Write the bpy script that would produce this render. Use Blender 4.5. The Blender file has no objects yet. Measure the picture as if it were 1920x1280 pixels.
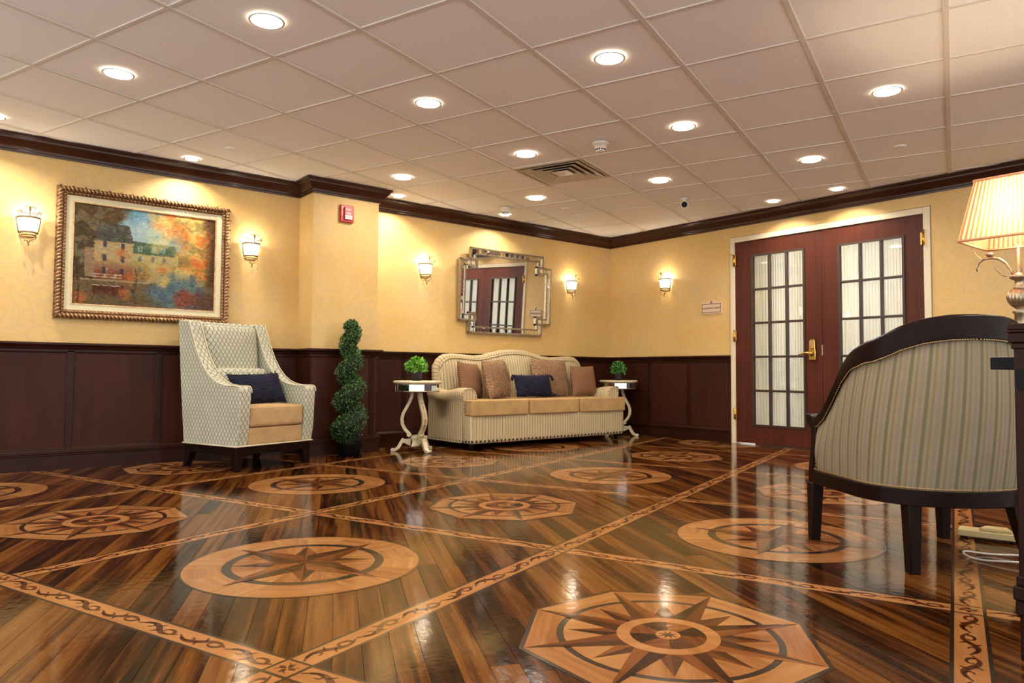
import bpy, math, random
import numpy as np
from mathutils import Matrix, Vector
random.seed(7)
RNG = np.random.default_rng(5)
PI = math.pi
SC = bpy.context.scene
COL = SC.collection

# ---------------------------------------------------------------- camera
CAM_H = 0.7143
FPX = 1358.9
YAW, PITCH, ROLL = -0.88664, 0.04383, 0.0060
def cam_axes():
    cy, sy = math.cos(YAW), math.sin(YAW)
    fwd = Vector((sy, cy, 0)); right = Vector((cy, -sy, 0)); up = Vector((0, 0, 1))
    f2 = fwd * math.cos(PITCH) + up * math.sin(PITCH)
    u2 = -fwd * math.sin(PITCH) + up * math.cos(PITCH)
    r3 = right * math.cos(ROLL) + u2 * math.sin(ROLL)
    u3 = -right * math.sin(ROLL) + u2 * math.cos(ROLL)
    return r3, u3, f2
CR, CU, CF = cam_axes()
cd = bpy.data.cameras.new('camera'); cam = bpy.data.objects.new('camera', cd); COL.objects.link(cam)
m = Matrix.Identity(4)
for i in range(3):
    m[i][0] = CR[i]; m[i][1] = CU[i]; m[i][2] = -CF[i]
m[0][3], m[1][3], m[2][3] = 0, 0, CAM_H
cam.matrix_world = m
cd.sensor_width = 36.0; cd.lens = FPX / 1920 * 36; cd.clip_start = 0.02; cd.clip_end = 60
SC.camera = cam

# ---------------------------------------------------------------- world and exposure
W = bpy.data.worlds.new('world'); SC.world = W; W.use_nodes = True
W.node_tree.nodes['Background'].inputs[0].default_value = (0.95, 0.97, 1.0, 1)
W.node_tree.nodes['Background'].inputs[1].default_value = 1.8
SC.view_settings.view_transform = 'Standard'
SC.view_settings.look = 'None'
SC.view_settings.gamma = 1.0
SC.view_settings.use_curve_mapping = False
SC.view_settings.exposure = 0.50
DOWN_W = 7.0      # each large ceiling downlight
SPOT_W = 7.0       # each small wall-washing downlight
SCONCE_W = 2.6
LAMP_W = 13.0
WARM = (1.0, 0.90, 0.76)
cy_ = SC.cycles
cy_.caustics_reflective = False; cy_.caustics_refractive = False; cy_.use_light_tree = False; cy_.max_bounces = 5; cy_.diffuse_bounces = 4; cy_.glossy_bounces = 3; cy_.transmission_bounces = 3; cy_.transparent_max_bounces = 6

# ---------------------------------------------------------------- helpers
class MB:
    def __init__(s): s.V = []; s.F = []; s.S = []; s.UV = {}
    def add(s, verts, faces, smooth=False, uvs=None):
        o = len(s.V); s.V.extend([tuple(v) for v in verts])
        for k, f in enumerate(faces):
            if uvs is not None: s.UV[len(s.F)] = uvs[k]
            s.F.append(tuple(i + o for i in f)); s.S.append(smooth)
        return s
    def box(s, x0, x1, y0, y1, z0, z1):
        v = [(x0,y0,z0),(x1,y0,z0),(x1,y1,z0),(x0,y1,z0),(x0,y0,z1),(x1,y0,z1),(x1,y1,z1),(x0,y1,z1)]
        return s.add(v, [(0,3,2,1),(4,5,6,7),(0,1,5,4),(1,2,6,5),(2,3,7,6),(3,0,4,7)])
    def prism(s, poly, axis, a, b, smooth=False):
        n = len(poly)
        ar = sum(poly[i][0]*poly[(i+1)%n][1]-poly[(i+1)%n][0]*poly[i][1] for i in range(n))
        if ar < 0: poly = poly[::-1]
        def P(p, t):
            return {'x': (t, p[0], p[1]), 'y': (p[0], t, p[1]), 'z': (p[0], p[1], t)}[axis]
        v = [P(p, a) for p in poly] + [P(p, b) for p in poly]
        flip = (axis == 'y') != (b < a)
        f = [tuple(range(n))[::-1], tuple(range(n, 2*n))] + [(i, (i+1)%n, n+(i+1)%n, n+i) for i in range(n)]
        if flip: f = [q[::-1] for q in f]
        s.add(v, f[:2]); o = len(s.V)-2*n
        for q in f[2:]:
            s.F.append(tuple(i+o for i in q)); s.S.append(smooth)
        return s
    def tube(s, pts, r, n=8, caps=True, closed=False):
        pts = [Vector(p) for p in pts]; N = len(pts)
        rr = r if isinstance(r, (list, tuple)) else [r]*N
        V = []; ref = None
        for i, p in enumerate(pts):
            if closed: t = pts[(i+1)%N]-pts[i-1]
            else: t = pts[min(i+1,N-1)]-pts[max(i-1,0)]
            if t.length < 1e-9: t = Vector((0,0,1))
            t.normalize()
            if ref is None:
                ref = Vector((0,0,1)) if abs(t.z) < .9 else Vector((1,0,0))
            a = (ref - t*ref.dot(t))
            if a.length < 1e-6: a = t.orthogonal()
            a.normalize(); ref = a; b = t.cross(a)
            for k in range(n):
                q = 2*PI*k/n; V.append(p + (a*math.cos(q)+b*math.sin(q))*rr[i])
        F = []
        M_ = N if closed else N-1
        for i in range(M_):
            j = (i+1) % N
            for k in range(n):
                k2 = (k+1) % n
                F.append((i*n+k, i*n+k2, j*n+k2, j*n+k))
        s.add(V, F, True)
        if caps and not closed:
            o = len(s.V)-len(V)
            s.F.append(tuple(o+k for k in range(n))[::-1]); s.S.append(False)
            s.F.append(tuple(o+(N-1)*n+k for k in range(n))); s.S.append(False)
        return s
    def lathe(s, prof, n=24, c=(0,0,0), smooth=True, cap=True):
        V = []; F = []
        for r, z in prof:
            for k in range(n):
                a = 2*PI*k/n; V.append((c[0]+r*math.cos(a), c[1]+r*math.sin(a), c[2]+z))
        for i in range(len(prof)-1):
            for k in range(n):
                k2 = (k+1)%n; F.append((i*n+k, i*n+k2, (i+1)*n+k2, (i+1)*n+k))
        o = len(s.V); s.add(V, F, smooth)
        if cap:
            for i, rev in ((0, True), (len(prof)-1, False)):
                if prof[i][0] > 1e-4:
                    q = tuple(o+i*n+k for k in range(n)); s.F.append(q[::-1] if rev else q); s.S.append(False)
        return s
    def surf(s, fn, nu, nv, smooth=True, uv=None, flip=False):
        V = [fn(i/nu, j/nv) for i in range(nu+1) for j in range(nv+1)]
        F = []; U = []
        for i in range(nu):
            for j in range(nv):
                a = i*(nv+1)+j; q = (a, a+nv+1, a+nv+2, a+1)
                c = [(i,j),(i+1,j),(i+1,j+1),(i,j+1)]
                if flip: q = q[::-1]; c = c[::-1]
                F.append(q)
                if uv: U.append([uv(x/nu, y/nv) for x, y in c])
        return s.add(V, F, smooth, U if uv else None)
    def flat(s, pts, wid, z=0.0):
        """flat ribbon in the xy plane"""
        N = len(pts); V = []
        for i, p in enumerate(pts):
            a = pts[max(i-1,0)]; b = pts[min(i+1,N-1)]
            dx, dy = b[0]-a[0], b[1]-a[1]; L = math.hypot(dx,dy) or 1
            nx, ny = -dy/L, dx/L; w = wid[i]/2 if isinstance(wid,(list,tuple)) else wid/2
            V += [(p[0]+nx*w, p[1]+ny*w, z), (p[0]-nx*w, p[1]-ny*w, z)]
        return s.add(V, [(2*i, 2*i+1, 2*i+3, 2*i+2) for i in range(N-1)])
    def xf(s, M4, start=0):
        for i in range(start, len(s.V)): s.V[i] = tuple(M4 @ Vector(s.V[i]))
        return s
    def mesh(s, name):
        me = bpy.data.meshes.new(name); me.from_pydata([tuple(v) for v in s.V], [], s.F)
        me.polygons.foreach_set('use_smooth', s.S)
        ul = me.uv_layers.new(name='UVMap'); d = np.zeros((len(me.loops), 2), np.float32)
        V = s.V
        for p in me.polygons:
            if p.index in s.UV:
                for k, li in enumerate(p.loop_indices): d[li] = s.UV[p.index][k]
                continue
            n = p.normal; ax = max(range(3), key=lambda q: abs(n[q]))
            for li, vi in zip(p.loop_indices, p.vertices):
                v = V[vi]
                d[li] = (v[1], v[2]) if ax == 0 else ((v[0], v[2]) if ax == 1 else (v[0], v[1]))
        ul.data.foreach_set('uv', d.ravel()); me.update()
        return me
    def build(s, name, mat, parent=None, loc=(0,0,0), rz=0, bevel=0, seg=3, sub=0, kind=None):
        return link(name, s.mesh(name), mat, parent, loc, rz, bevel, seg, sub, kind)

def link(name, me, mat, parent=None, loc=(0,0,0), rz=0, bevel=0, seg=3, sub=0, kind=None):
    o = bpy.data.objects.new(name, me); COL.objects.link(o)
    if mat is not None and not me.materials: me.materials.append(mat)
    o.location = loc; o.rotation_euler = (0,0,rz)
    if parent is not None: o.parent = parent
    if bevel:
        b = o.modifiers.new('bevel', 'BEVEL'); b.width = bevel; b.segments = seg; b.limit_method = 'ANGLE'; b.angle_limit = .6
        b.harden_normals = False
        me.polygons.foreach_set('use_smooth', [True]*len(me.polygons))
        try: me.set_sharp_from_angle(angle=1.0)
        except Exception: pass
    if sub:
        q = o.modifiers.new('sub', 'SUBSURF'); q.levels = sub; q.render_levels = sub
    if kind: o['kind'] = kind
    return o
def empty(name, loc=(0,0,0), rz=0, label=None, cat=None, group=None):
    o = bpy.data.objects.new(name, None); COL.objects.link(o); o.empty_display_size = .05
    o.location = loc; o.rotation_euler = (0,0,rz)
    if label: tag(o, label, cat, group)
    return o
def tag(o, label, cat, group=None):
    o['label'] = label; o['category'] = cat
    if group: o['group'] = group
    return o
def copy_tree(o, parent=None):
    c = o.copy(); COL.objects.link(c)
    if parent is not None: c.parent = parent
    for ch in list(o.children): copy_tree(ch, c)
    return c
def clip(poly, px, py, nx, ny):
    """keep the side where (p-P).n >= 0"""
    out = []; N = len(poly)
    for i in range(N):
        a, b = poly[i], poly[(i+1)%N]
        da = (a[0]-px)*nx+(a[1]-py)*ny; db = (b[0]-px)*nx+(b[1]-py)*ny
        if da >= 0: out.append(a)
        if (da > 0 and db < 0) or (da < 0 and db > 0):
            t = da/(da-db); out.append((a[0]+(b[0]-a[0])*t, a[1]+(b[1]-a[1])*t))
    return out
def cliprect(poly, x0, x1, y0, y1):
    for P in ((x0,0,1,0),(x1,0,-1,0),(0,y0,0,1),(0,y1,0,-1)):
        if len(poly) < 3: return []
        poly = clip(poly, *P)
    return poly
def area(p): return abs(sum(p[i][0]*p[(i+1)%len(p)][1]-p[(i+1)%len(p)][0]*p[i][1] for i in range(len(p))))/2

# ---------------------------------------------------------------- materials
def lin(c):
    return tuple(((v/255)/12.92 if v/255 <= .04045 else ((v/255+.055)/1.055)**2.4) for v in c)
class NT:
    def __init__(s, name):
        s.m = bpy.data.materials.new(name); s.m.use_nodes = True; s.t = s.m.node_tree
        s.b = s.t.nodes['Principled BSDF']; s.out = s.t.nodes['Material Output']
    def n(s, typ, **kw):
        q = s.t.nodes.new(typ)
        for k, v in kw.items():
            if hasattr(q, k): setattr(q, k, v)
        return q
    def l(s, a, b): s.t.links.new(a, b)
    def val(s, x, sock):
        if isinstance(x, (int, float)): sock.default_value = x
        else: s.l(x, sock)
    def math(s, op, a, b=None, c=None):
        q = s.n('ShaderNodeMath', operation=op)
        for k, x in enumerate((a, b, c)):
            if x is not None: s.val(x, q.inputs[k])
        return q.outputs[0]
    def uv(s): return s.n('ShaderNodeUVMap').outputs[0]
    def obj(s): return s.n('ShaderNodeTexCoord').outputs['Object']
    def sep(s, v):
        q = s.n('ShaderNodeSeparateXYZ'); s.l(v, q.inputs[0]); return q.outputs
    def comb(s, x, y, z=0):
        q = s.n('ShaderNodeCombineXYZ')
        for k, v in enumerate((x, y, z)): s.val(v, q.inputs[k])
        return q.outputs[0]
    def noise(s, vec, scale, detail=3, rough=.5, dist=0):
        q = s.n('ShaderNodeTexNoise'); s.l(vec, q.inputs['Vector'])
        q.inputs['Scale'].default_value = scale; q.inputs['Detail'].default_value = detail
        q.inputs['Roughness'].default_value = rough; q.inputs['Distortion'].default_value = dist
        return q.outputs[0]
    def ramp(s, fac, stops, interp='LINEAR'):
        q = s.n('ShaderNodeValToRGB'); q.color_ramp.interpolation = interp
        e = q.color_ramp.elements
        while len(e) < len(stops): e.new(.5)
        for k, (p, c) in enumerate(stops):
            e[k].position = p; e[k].color = (*c, 1) if len(c) == 3 else c
        s.val(fac, q.inputs[0]); return q.outputs[0]
    def mix(s, fac, a, b, blend='MIX'):
        q = s.n('ShaderNodeMix'); q.data_type = 'RGBA'; q.blend_type = blend
        s.val(fac, q.inputs[0])
        for k, x in ((6, a), (7, b)):
            if isinstance(x, tuple): q.inputs[k].default_value = (*x, 1)
            else: s.l(x, q.inputs[k])
        return q.outputs[2]
    def col(s, c):
        if isinstance(c, tuple): s.b.inputs['Base Color'].default_value = (*c, 1)
        else: s.l(c, s.b.inputs['Base Color'])
    def set(s, **kw):
        for k, v in kw.items(): s.val(v, s.b.inputs[k.replace('_', ' ')])
        return s
    def bump(s, h, strength=.2, dist=.01):
        q = s.n('ShaderNodeBump'); q.inputs['Strength'].default_value = strength; q.inputs['Distance'].default_value = dist
        s.l(h, q.inputs['Height']); s.l(q.outputs[0], s.b.inputs['Normal'])
def simple(name, c, rough=.5, metal=0, spec=.5, nscale=None, namp=.06):
    t = NT(name); c = lin(c)
    if nscale:
        f = t.noise(t.obj(), nscale, 4)
        d = tuple(x*(1-namp*3) for x in c); u = tuple(min(1, x*(1+namp*3)) for x in c)
        t.col(t.ramp(f, [(.3, d), (.7, u)]))
    else:
        f = t.noise(t.obj(), 40, 2)
        t.col(t.ramp(f, [(.3, tuple(x*.96 for x in c)), (.7, tuple(min(1, x*1.04) for x in c))]))
    t.set(Roughness=rough, Metallic=metal); t.b.inputs['Specular IOR Level'].default_value = spec
    return t.m
def emit(name, c, strength):
    t = NT(name); t.col(c); t.b.inputs['Emission Color'].default_value = (*c, 1)
    t.b.inputs['Emission Strength'].default_value = strength
    return t.m
def wood(name, dark, light, rough=.3, su=1.2, sv=26, blotch=2.0, spec=.2):
    t = NT(name); v = t.sep(t.uv())
    n1 = t.noise(t.comb(t.math('MULTIPLY', v[0], sv), t.math('MULTIPLY', v[1], su)), 1, 5, .6, .4)
    n2 = t.noise(t.uv(), blotch, 3)
    f = t.math('ADD', t.math('MULTIPLY', n1, .6), t.math('MULTIPLY', n2, .4))
    t.col(t.ramp(f, [(.32, lin(dark)), (.68, lin(light))])); t.set(Roughness=rough); t.b.inputs['Specular IOR Level'].default_value = spec
    return t.m

# floor wood: UV = (along, across) in metres with a random shift per piece, 'tone' attribute per piece
def floorwood(name, stops, rough, sa=2.0, sc=26, tone=.35):
    t = NT(name); v = t.sep(t.uv())
    a = t.n('ShaderNodeAttribute'); a.attribute_name = 'tone'
    st = t.noise(t.comb(t.math('MULTIPLY', v[0], sa), t.math('MULTIPLY', v[1], sc)), 1, 4, .6, .3)
    fine = t.noise(t.comb(t.math('MULTIPLY', v[0], 9.0), t.math('MULTIPLY', v[1], 260)), 1, 2)
    f = t.math('ADD', t.math('MULTIPLY', st, .85), t.math('MULTIPLY', fine, .15))
    f = t.math('ADD', f, t.math('MULTIPLY', t.math('SUBTRACT', a.outputs['Fac'], .5), tone))
    t.col(t.ramp(f, [(p, lin(tuple(.93*x for x in c))) for p, c in stops]))
    big = t.noise(t.obj(), 3, 2)
    t.set(Roughness=t.math('ADD', t.math('MULTIPLY', big, .05), rough-.02))
    g = t.noise(t.n('ShaderNodeNewGeometry').outputs['Position'], 28, 2)
    t.bump(g, .07, .006); t.b.inputs['Specular IOR Level'].default_value = .2
    return t.m
M = {}
M['plank'] = floorwood('plank_wood', [(.31, (24,10,4)), (.42, (50,23,8)), (.51, (82,42,14)), (.60, (106,61,22)), (.80, (128,82,36))], .095, 1.5, 30, .28)
M['inlay_light'] = floorwood('inlay_maple', [(.3, (134,82,42)), (.5, (158,104,58)), (.7, (174,124,74))], .105, 2.5, 30, .3)
M['inlay_mid'] = floorwood('inlay_cherry', [(.3, (84,42,18)), (.5, (110,60,27)), (.7, (134,78,38))], .105, 2.5, 30, .3)
M['inlay_dark'] = floorwood('inlay_walnut', [(.3, (42,20,10)), (.5, (62,33,16)), (.7, (84,48,24))], .105, 2.5, 30, .3)
M['inlay_black'] = simple('inlay_wenge', (40,27,19), .14)
M['border'] = floorwood('border_maple', [(.3, (150,96,50)), (.5, (166,110,62)), (.7, (178,124,74))], .105, 2.5, 20, .2)
M['scroll'] = simple('scroll_stain', (74,34,14), .14, nscale=40, namp=.1)
M['underfloor'] = simple('joint_dark', (24,13,8), .5)

def wallpaper():
    t = NT('wallpaper'); u = t.uv()
    wob = t.n('ShaderNodeTexNoise'); t.l(u, wob.inputs['Vector']); wob.inputs['Scale'].default_value = 4.0
    dist = t.n('ShaderNodeVectorMath', operation='MULTIPLY_ADD')
    t.l(wob.outputs['Color'], dist.inputs[0]); dist.inputs[1].default_value = (.10,.10,0); t.l(u, dist.inputs[2])
    masks = []
    for sc, k, w in ((2.6, 5.0, .055), (5.5, 3.0, .06)):
        vo = t.n('ShaderNodeTexVoronoi'); vo.voronoi_dimensions = '2D'; t.l(dist.outputs[0], vo.inputs['Vector']); vo.inputs['Scale'].default_value = sc
        vo.inputs['Randomness'].default_value = .55
        fr = t.math('FRACT', t.math('MULTIPLY', vo.outputs['Distance'], k))
        d = t.math('ABSOLUTE', t.math('SUBTRACT', fr, .5))
        masks.append(t.ramp(d, [(0, (1,1,1)), (w, (.8,.8,.8)), (w*2, (0,0,0))]))
    mk = t.mix(1.0, masks[0], masks[1], 'LIGHTEN')
    br = t.noise(u, 2.2, 3)
    base = t.ramp(br, [(.3, lin((206,168,96))), (.55, lin((211,177,110))), (.75, lin((205,174,120)))])
    c = t.mix(t.math('MULTIPLY', mk, .34), base, lin((186,158,128)))
    t.col(c); t.set(Roughness=.55)
    t.bump(mk, .12, .003)
    return t.m
M['paper'] = wallpaper()
M['mahog'] = wood('mahogany_panel', (44,17,8), (64,27,14), .5, 1.0, 22)
M['trimwood'] = wood('mahogany_trim', (36,17,10), (52,26,16), .26, 22, 1.0, spec=.13)
M['crownwood'] = wood('crown_wood', (46,23,13), (64,34,20), .2, 22, 1.0, spec=.28)
M['doorwood'] = wood('door_wood', (62,27,17), (86,40,26), .4, 1.0, 24)
M['muntin'] = simple('muntin_wood', (52,34,26), .4)
M['casing'] = simple('casing_paint', (216,202,172), .45)
M['tile'] = simple('ceiling_tile', (247,244,238), .9, nscale=160, namp=.02)
M['tbar'] = simple('ceiling_grid_paint', (222,214,200), .6)
M['brass'] = simple('brass', (214,176,92), .22, 1)
M['whiteplastic'] = simple('white_plastic', (226,218,202), .4)
M['blackplastic'] = simple('black_plastic', (16,15,16), .5, 0, .12)
M['mirror'] = simple('mirror_glass', (226,224,218), .02, 1)
M['silver'] = simple('champagne_silver', (190,174,148), .34, .9, nscale=30)
M['silver_dark'] = simple('antique_bead', (74,62,50), .4, .7)
M['gold'] = simple('antique_gold', (190,150,106), .36, .7, nscale=25, namp=.12)
M['gold_mid'] = simple('gilt_base', (126,92,60), .42, .6, nscale=30, namp=.1)
M['gold_dark'] = simple('gold_recess', (84,52,32), .5, .6)
M['liner'] = simple('linen_liner', (206,196,160), .7)
M['iron'] = simple('bronze_iron', (132,110,78), .42, .8)
M['darkwood'] = wood('espresso_wood', (20,10,7), (32,18,13), .3, 1, 20, spec=.08)
M['cream_paint'] = simple('cream_paint', (196,182,146), .45, nscale=14, namp=.06)
M['cream_gilt'] = simple('cream_gilt', (176,146,96), .45, .3, nscale=20, namp=.1)
M['pot'] = simple('dark_pot', (46,41,38), .6)
M['trunk'] = simple('trunk_bark', (62,46,32), .8)
M['red'] = simple('alarm_red', (176,38,36), .35)
M['redlight'] = simple('alarm_red_handle', (188,52,50), .35)
M['whitepaint'] = simple('white_print', (232,222,214), .5)
M['sign'] = simple('sign_cream', (212,186,158), .5)
M['signline'] = simple('sign_brown', (92,44,22), .5)
M['ink'] = simple('ink_black', (34,26,20), .5)

def glass_thin():
    t = NT('pane_glass'); t.t.nodes.remove(t.b)
    tr = t.n('ShaderNodeBsdfTransparent'); tr.inputs[0].default_value = (.98,.985,.97,1)
    gl = t.n('ShaderNodeBsdfGlossy'); gl.inputs['Roughness'].default_value = .015
    fr = t.n('ShaderNodeFresnel'); fr.inputs[0].default_value = 1.52
    mx = t.n('ShaderNodeMixShader'); t.l(t.math('MULTIPLY', fr.outputs[0], 1.7), mx.inputs[0])
    t.l(tr.outputs[0], mx.inputs[1]); t.l(gl.outputs[0], mx.inputs[2]); t.l(mx.outputs[0], t.out.inputs[0])
    return t.m
M['glass'] = glass_thin()
def crystal():
    t = NT('crystal'); t.col((1,1,1)); t.set(Roughness=.02); t.b.inputs['Transmission Weight'].default_value = 1; t.b.inputs['IOR'].default_value = 1.5
    return t.m
M['crystal'] = crystal()
def curtain():
    t = NT('lace_curtain'); v = t.sep(t.uv())
    n = t.noise(t.comb(t.math('MULTIPLY', v[0], 60), t.math('MULTIPLY', v[1], 3)), 1, 3)
    t.col(t.ramp(n, [(.3, lin((206,198,176))), (.7, lin((240,234,216)))])); t.set(Roughness=.9)
    t.b.inputs['Transmission Weight'].default_value = 0
    tl = t.n('ShaderNodeBsdfTranslucent'); tl.inputs[0].default_value = (*lin((232,228,212)), 1)
    mx = t.n('ShaderNodeMixShader'); mx.inputs[0].default_value = .35
    t.l(t.b.outputs[0], mx.inputs[1]); t.l(tl.outputs[0], mx.inputs[2]); t.l(mx.outputs[0], t.out.inputs[0])
    return t.m
M['curtain'] = curtain()

def fabric_bump(t, sc=900, strength=.15):
    t.bump(t.noise(t.obj(), sc, 2), strength, .002)
def stripes(name, base, bands, axis=0, pitch=.03, wob=0):
    """bands: list of (centre 0..1, half width, colour)"""
    t = NT(name); v = t.sep(t.uv()); x = v[axis]
    f = t.math('FRACT', t.math('DIVIDE', x, pitch))
    c = t.ramp(t.noise(t.uv(), 5, 3), [(.3, lin(tuple(k*.94 for k in base))), (.7, lin(base))])
    for ce, hw, colr in bands:
        d = t.math('ABSOLUTE', t.math('SUBTRACT', f, ce))
        k = t.ramp(d, [(0, (1,1,1)), (hw, (1,1,1)), (min(.98, hw*1.7), (0,0,0))])
        c = t.mix(k, c, lin(colr))
    t.col(c); t.set(Roughness=.85); fabric_bump(t); t.b.inputs['Specular IOR Level'].default_value = .25
    return t.m
SB = [(.30, .075, (132,104,72)), (.72, .04, (172,146,108))]
M['stripe_u'] = stripes('sofa_stripe', (198,182,144), SB, 0, .034)
M['stripe_v'] = stripes('sofa_stripe_across', (198,182,144), SB, 1, .034)
M['berg'] = stripes('barrel_stripe', (142,126,98), [(.14,.075,(104,98,78)), (.48,.06,(126,116,104)), (.80,.05,(122,108,84))], 0, .060)
def ogee():
    t = NT('trellis_fabric'); v = t.sep(t.uv()); p, q = .036, .058
    cosv = t.math('MULTIPLY', t.math('COSINE', t.math('MULTIPLY', v[1], 2*PI/q)), .25)
    x = t.math('DIVIDE', v[0], p)
    ks = []
    for sg, off in ((1, 0), (-1, .5)):
        f = t.math('FRACT', t.math('ADD', t.math('ADD', x, t.math('MULTIPLY', cosv, sg)), off+100.0))
        d = t.math('ABSOLUTE', t.math('SUBTRACT', f, .5))
        ks.append(t.ramp(d, [(0, (1,1,1)), (.045, (1,1,1)), (.10, (0,0,0))]))
    k = t.mix(1.0, ks[0], ks[1], 'LIGHTEN')
    base = t.ramp(t.noise(t.uv(), 4, 3), [(.3, lin((174,173,154))), (.7, lin((190,189,168)))])
    t.col(t.mix(t.math('MULTIPLY', k, .9), base, lin((92,88,72)))); t.set(Roughness=.8); fabric_bump(t)
    t.b.inputs['Specular IOR Level'].default_value = .25
    return t.m
M['ogee'] = ogee()
def plainfab(name, c, sc=900, amp=.05):
    t = NT(name); k = lin(c)
    t.col(t.ramp(t.noise(t.obj(), 9, 4), [(.3, tuple(x*(1-3*amp) for x in k)), (.7, tuple(min(1,x*(1+2*amp)) for x in k))]))
    t.set(Roughness=.85); fabric_bump(t, sc, .2); t.b.inputs['Specular IOR Level'].default_value = .2
    return t.m
M['tan'] = plainfab('tan_suede', (178,146,102))
M['tan2'] = plainfab('honey_suede', (174,140,92))
M['welt'] = plainfab('cream_welt', (206,196,166))
def navy():
    t = NT('navy_weave'); v = t.sep(t.uv())
    n = t.noise(t.comb(t.math('MULTIPLY', v[0], 14), t.math('MULTIPLY', v[1], 160)), 1, 3)
    t.col(t.ramp(n, [(.35, lin((20,20,32))), (.7, lin((44,44,62)))])); t.set(Roughness=.9); t.bump(n, .6, .006)
    t.b.inputs['Specular IOR Level'].default_value = .1
    return t.m
M['navy'] = navy()
def fur():
    t = NT('caramel_fur'); v = t.sep(t.uv())
    w = t.n('ShaderNodeTexWave'); w.wave_type = 'BANDS'; w.bands_direction = 'DIAGONAL'
    t.l(t.uv(), w.inputs['Vector']); w.inputs['Scale'].default_value = 20; w.inputs['Distortion'].default_value = 9; w.inputs['Detail'].default_value = 3; w.inputs['Detail Scale'].default_value = 2.5
    n = t.noise(t.uv(), 60, 4)
    f = t.math('ADD', t.math('MULTIPLY', w.outputs['Fac'], .6), t.math('MULTIPLY', n, .4))
    t.col(t.ramp(f, [(.2, lin((134,102,76))), (.8, lin((178,142,110)))])); t.set(Roughness=.95); t.bump(f, .8, .012)
    t.b.inputs['Specular IOR Level'].default_value = .1
    return t.m
M['fur'] = fur()
def waffle():
    t = NT('waffle_brown'); v = t.sep(t.uv())
    a = t.math('SINE', t.math('MULTIPLY', v[0], 2*PI/.019)); b = t.math('SINE', t.math('MULTIPLY', v[1], 2*PI/.019))
    f = t.math('ADD', t.math('MULTIPLY', t.math('MULTIPLY', a, b), .5), .5)
    t.col(t.ramp(f, [(.2, lin((92,62,44))), (.8, lin((150,112,84)))])); t.set(Roughness=.9); t.bump(f, .6, .006)
    t.b.inputs['Specular IOR Level'].default_value = .1
    return t.m
M['waffle'] = waffle()
def leafmat(name, a, b, c):
    t = NT(name); g = t.n('ShaderNodeNewGeometry')
    t.col(t.ramp(g.outputs['Random Per Island'], [(.1, lin(a)), (.55, lin(b)), (.95, lin(c))])); t.set(Roughness=.5)
    return t.m
M['leaf_dark'] = leafmat('topiary_leaf', (20,44,16), (42,80,30), (104,140,66))
M['leaf_bright'] = leafmat('bright_leaf', (56,120,20), (104,168,44), (150,200,80))
M['leaf_green'] = leafmat('green_leaf', (34,84,26), (64,126,48), (100,156,70))
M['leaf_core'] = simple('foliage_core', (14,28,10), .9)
M['lens'] = emit('downlight_lens', (1, .93, .80), 9.0)
M['sconce_glass'] = emit('sconce_glass', (1, .88, .66), 5.0)

# ---------------------------------------------------------------- room shell
XL, YR, XC = -6.18, 6.61, -5.89          # left wall, door wall, column front
CY0, CY1 = 2.585, 3.215                  # column
XE, YS = 2.6, -2.6                       # open sides of the lobby behind the camera
H = 2.38; ZCB = 2.268; ZRAIL = .918; GA = .33806
DX0, DX1, DZ = -4.40, -2.545, 2.10       # door opening
cg, sg_ = math.cos(GA), math.sin(GA)
def g2w(u, v): return (cg*u - sg_*v, sg_*u + cg*v)
def structure(o): o['kind'] = 'structure'; return o

# wall_left with the column
mb = MB()
mb.box(XL-.12, XL, YS, YR+.12, 0, H+.05)
wl = structure(mb.build('wall_left', M['paper']))
mb = MB(); mb.box(XL, XC, CY0, CY1, 0, H+.02)
wc = structure(mb.build('wall_column', M['paper']))
mb = MB()
mb.box(XL, DX0-.05, YR, YR+.12, 0, H+.05); mb.box(DX1+.06, XE, YR, YR+.12, 0, H+.05); mb.box(DX0-.05, DX1+.06, YR, YR+.12, DZ+.06, H+.05)
wr = structure(mb.build('wall_right', M['paper']))

# wainscot: panels and battens are pieces of the walls
def run(wall, axis, base, sgn, a, b, splits):
    """axis 'y': wall lies in plane x=base, faces +sgn; runs from a to b"""
    def bx(mb, p, q, d0, d1, z0, z1):
        lo, hi = sorted((base+sgn*d0, base+sgn*d1))
        if axis == 'y': mb.box(lo, hi, p, q, z0, z1)
        else: mb.box(p, q, lo, hi, z0, z1)
    edges = [a] + splits + [b]
    mb = MB(); bx(mb, a, b, .0005, .004, .02, ZRAIL-.02)
    wall = structure(mb.build('wall_wainscot', M['trimwood']))
    for i in range(len(edges)-1):
        mb = MB(); bx(mb, edges[i]+.001, edges[i+1]-.001, 0, .010, .14, ZRAIL-.05); mb.build('wainscot_panel', M['mahog'], wall)
    for s_ in splits:
        mb = MB(); bx(mb, s_-.024, s_+.024, .008, .018, .15, ZRAIL-.055); mb.build('batten', M['trimwood'], wall, bevel=.003, seg=2)
run(wl, 'y', XL, 1, YS, CY0, [-1.86, -1.26, -.657, -.354+.30, .25, .853, 1.456, 2.06])
run(wl, 'y', XL, 1, CY1, YR, [3.668, 4.27, 4.87, 5.47, 6.07])
run(wc, 'y', XC, 1, CY0-.01, CY1+.01, [3.16])
run(wc, 'x', CY0, -1, XL, XC+.01, []); run(wc, 'x', CY1, 1, XL, XC+.01, [])
run(wr, 'x', YR, -1, XL, DX0-.055, [-5.548, -4.988])
run(wr, 'x', YR, -1, DX1+.065, XE, [-1.98, -1.4, -.82, -.24, .34, .92, 1.5, 2.1])

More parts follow.
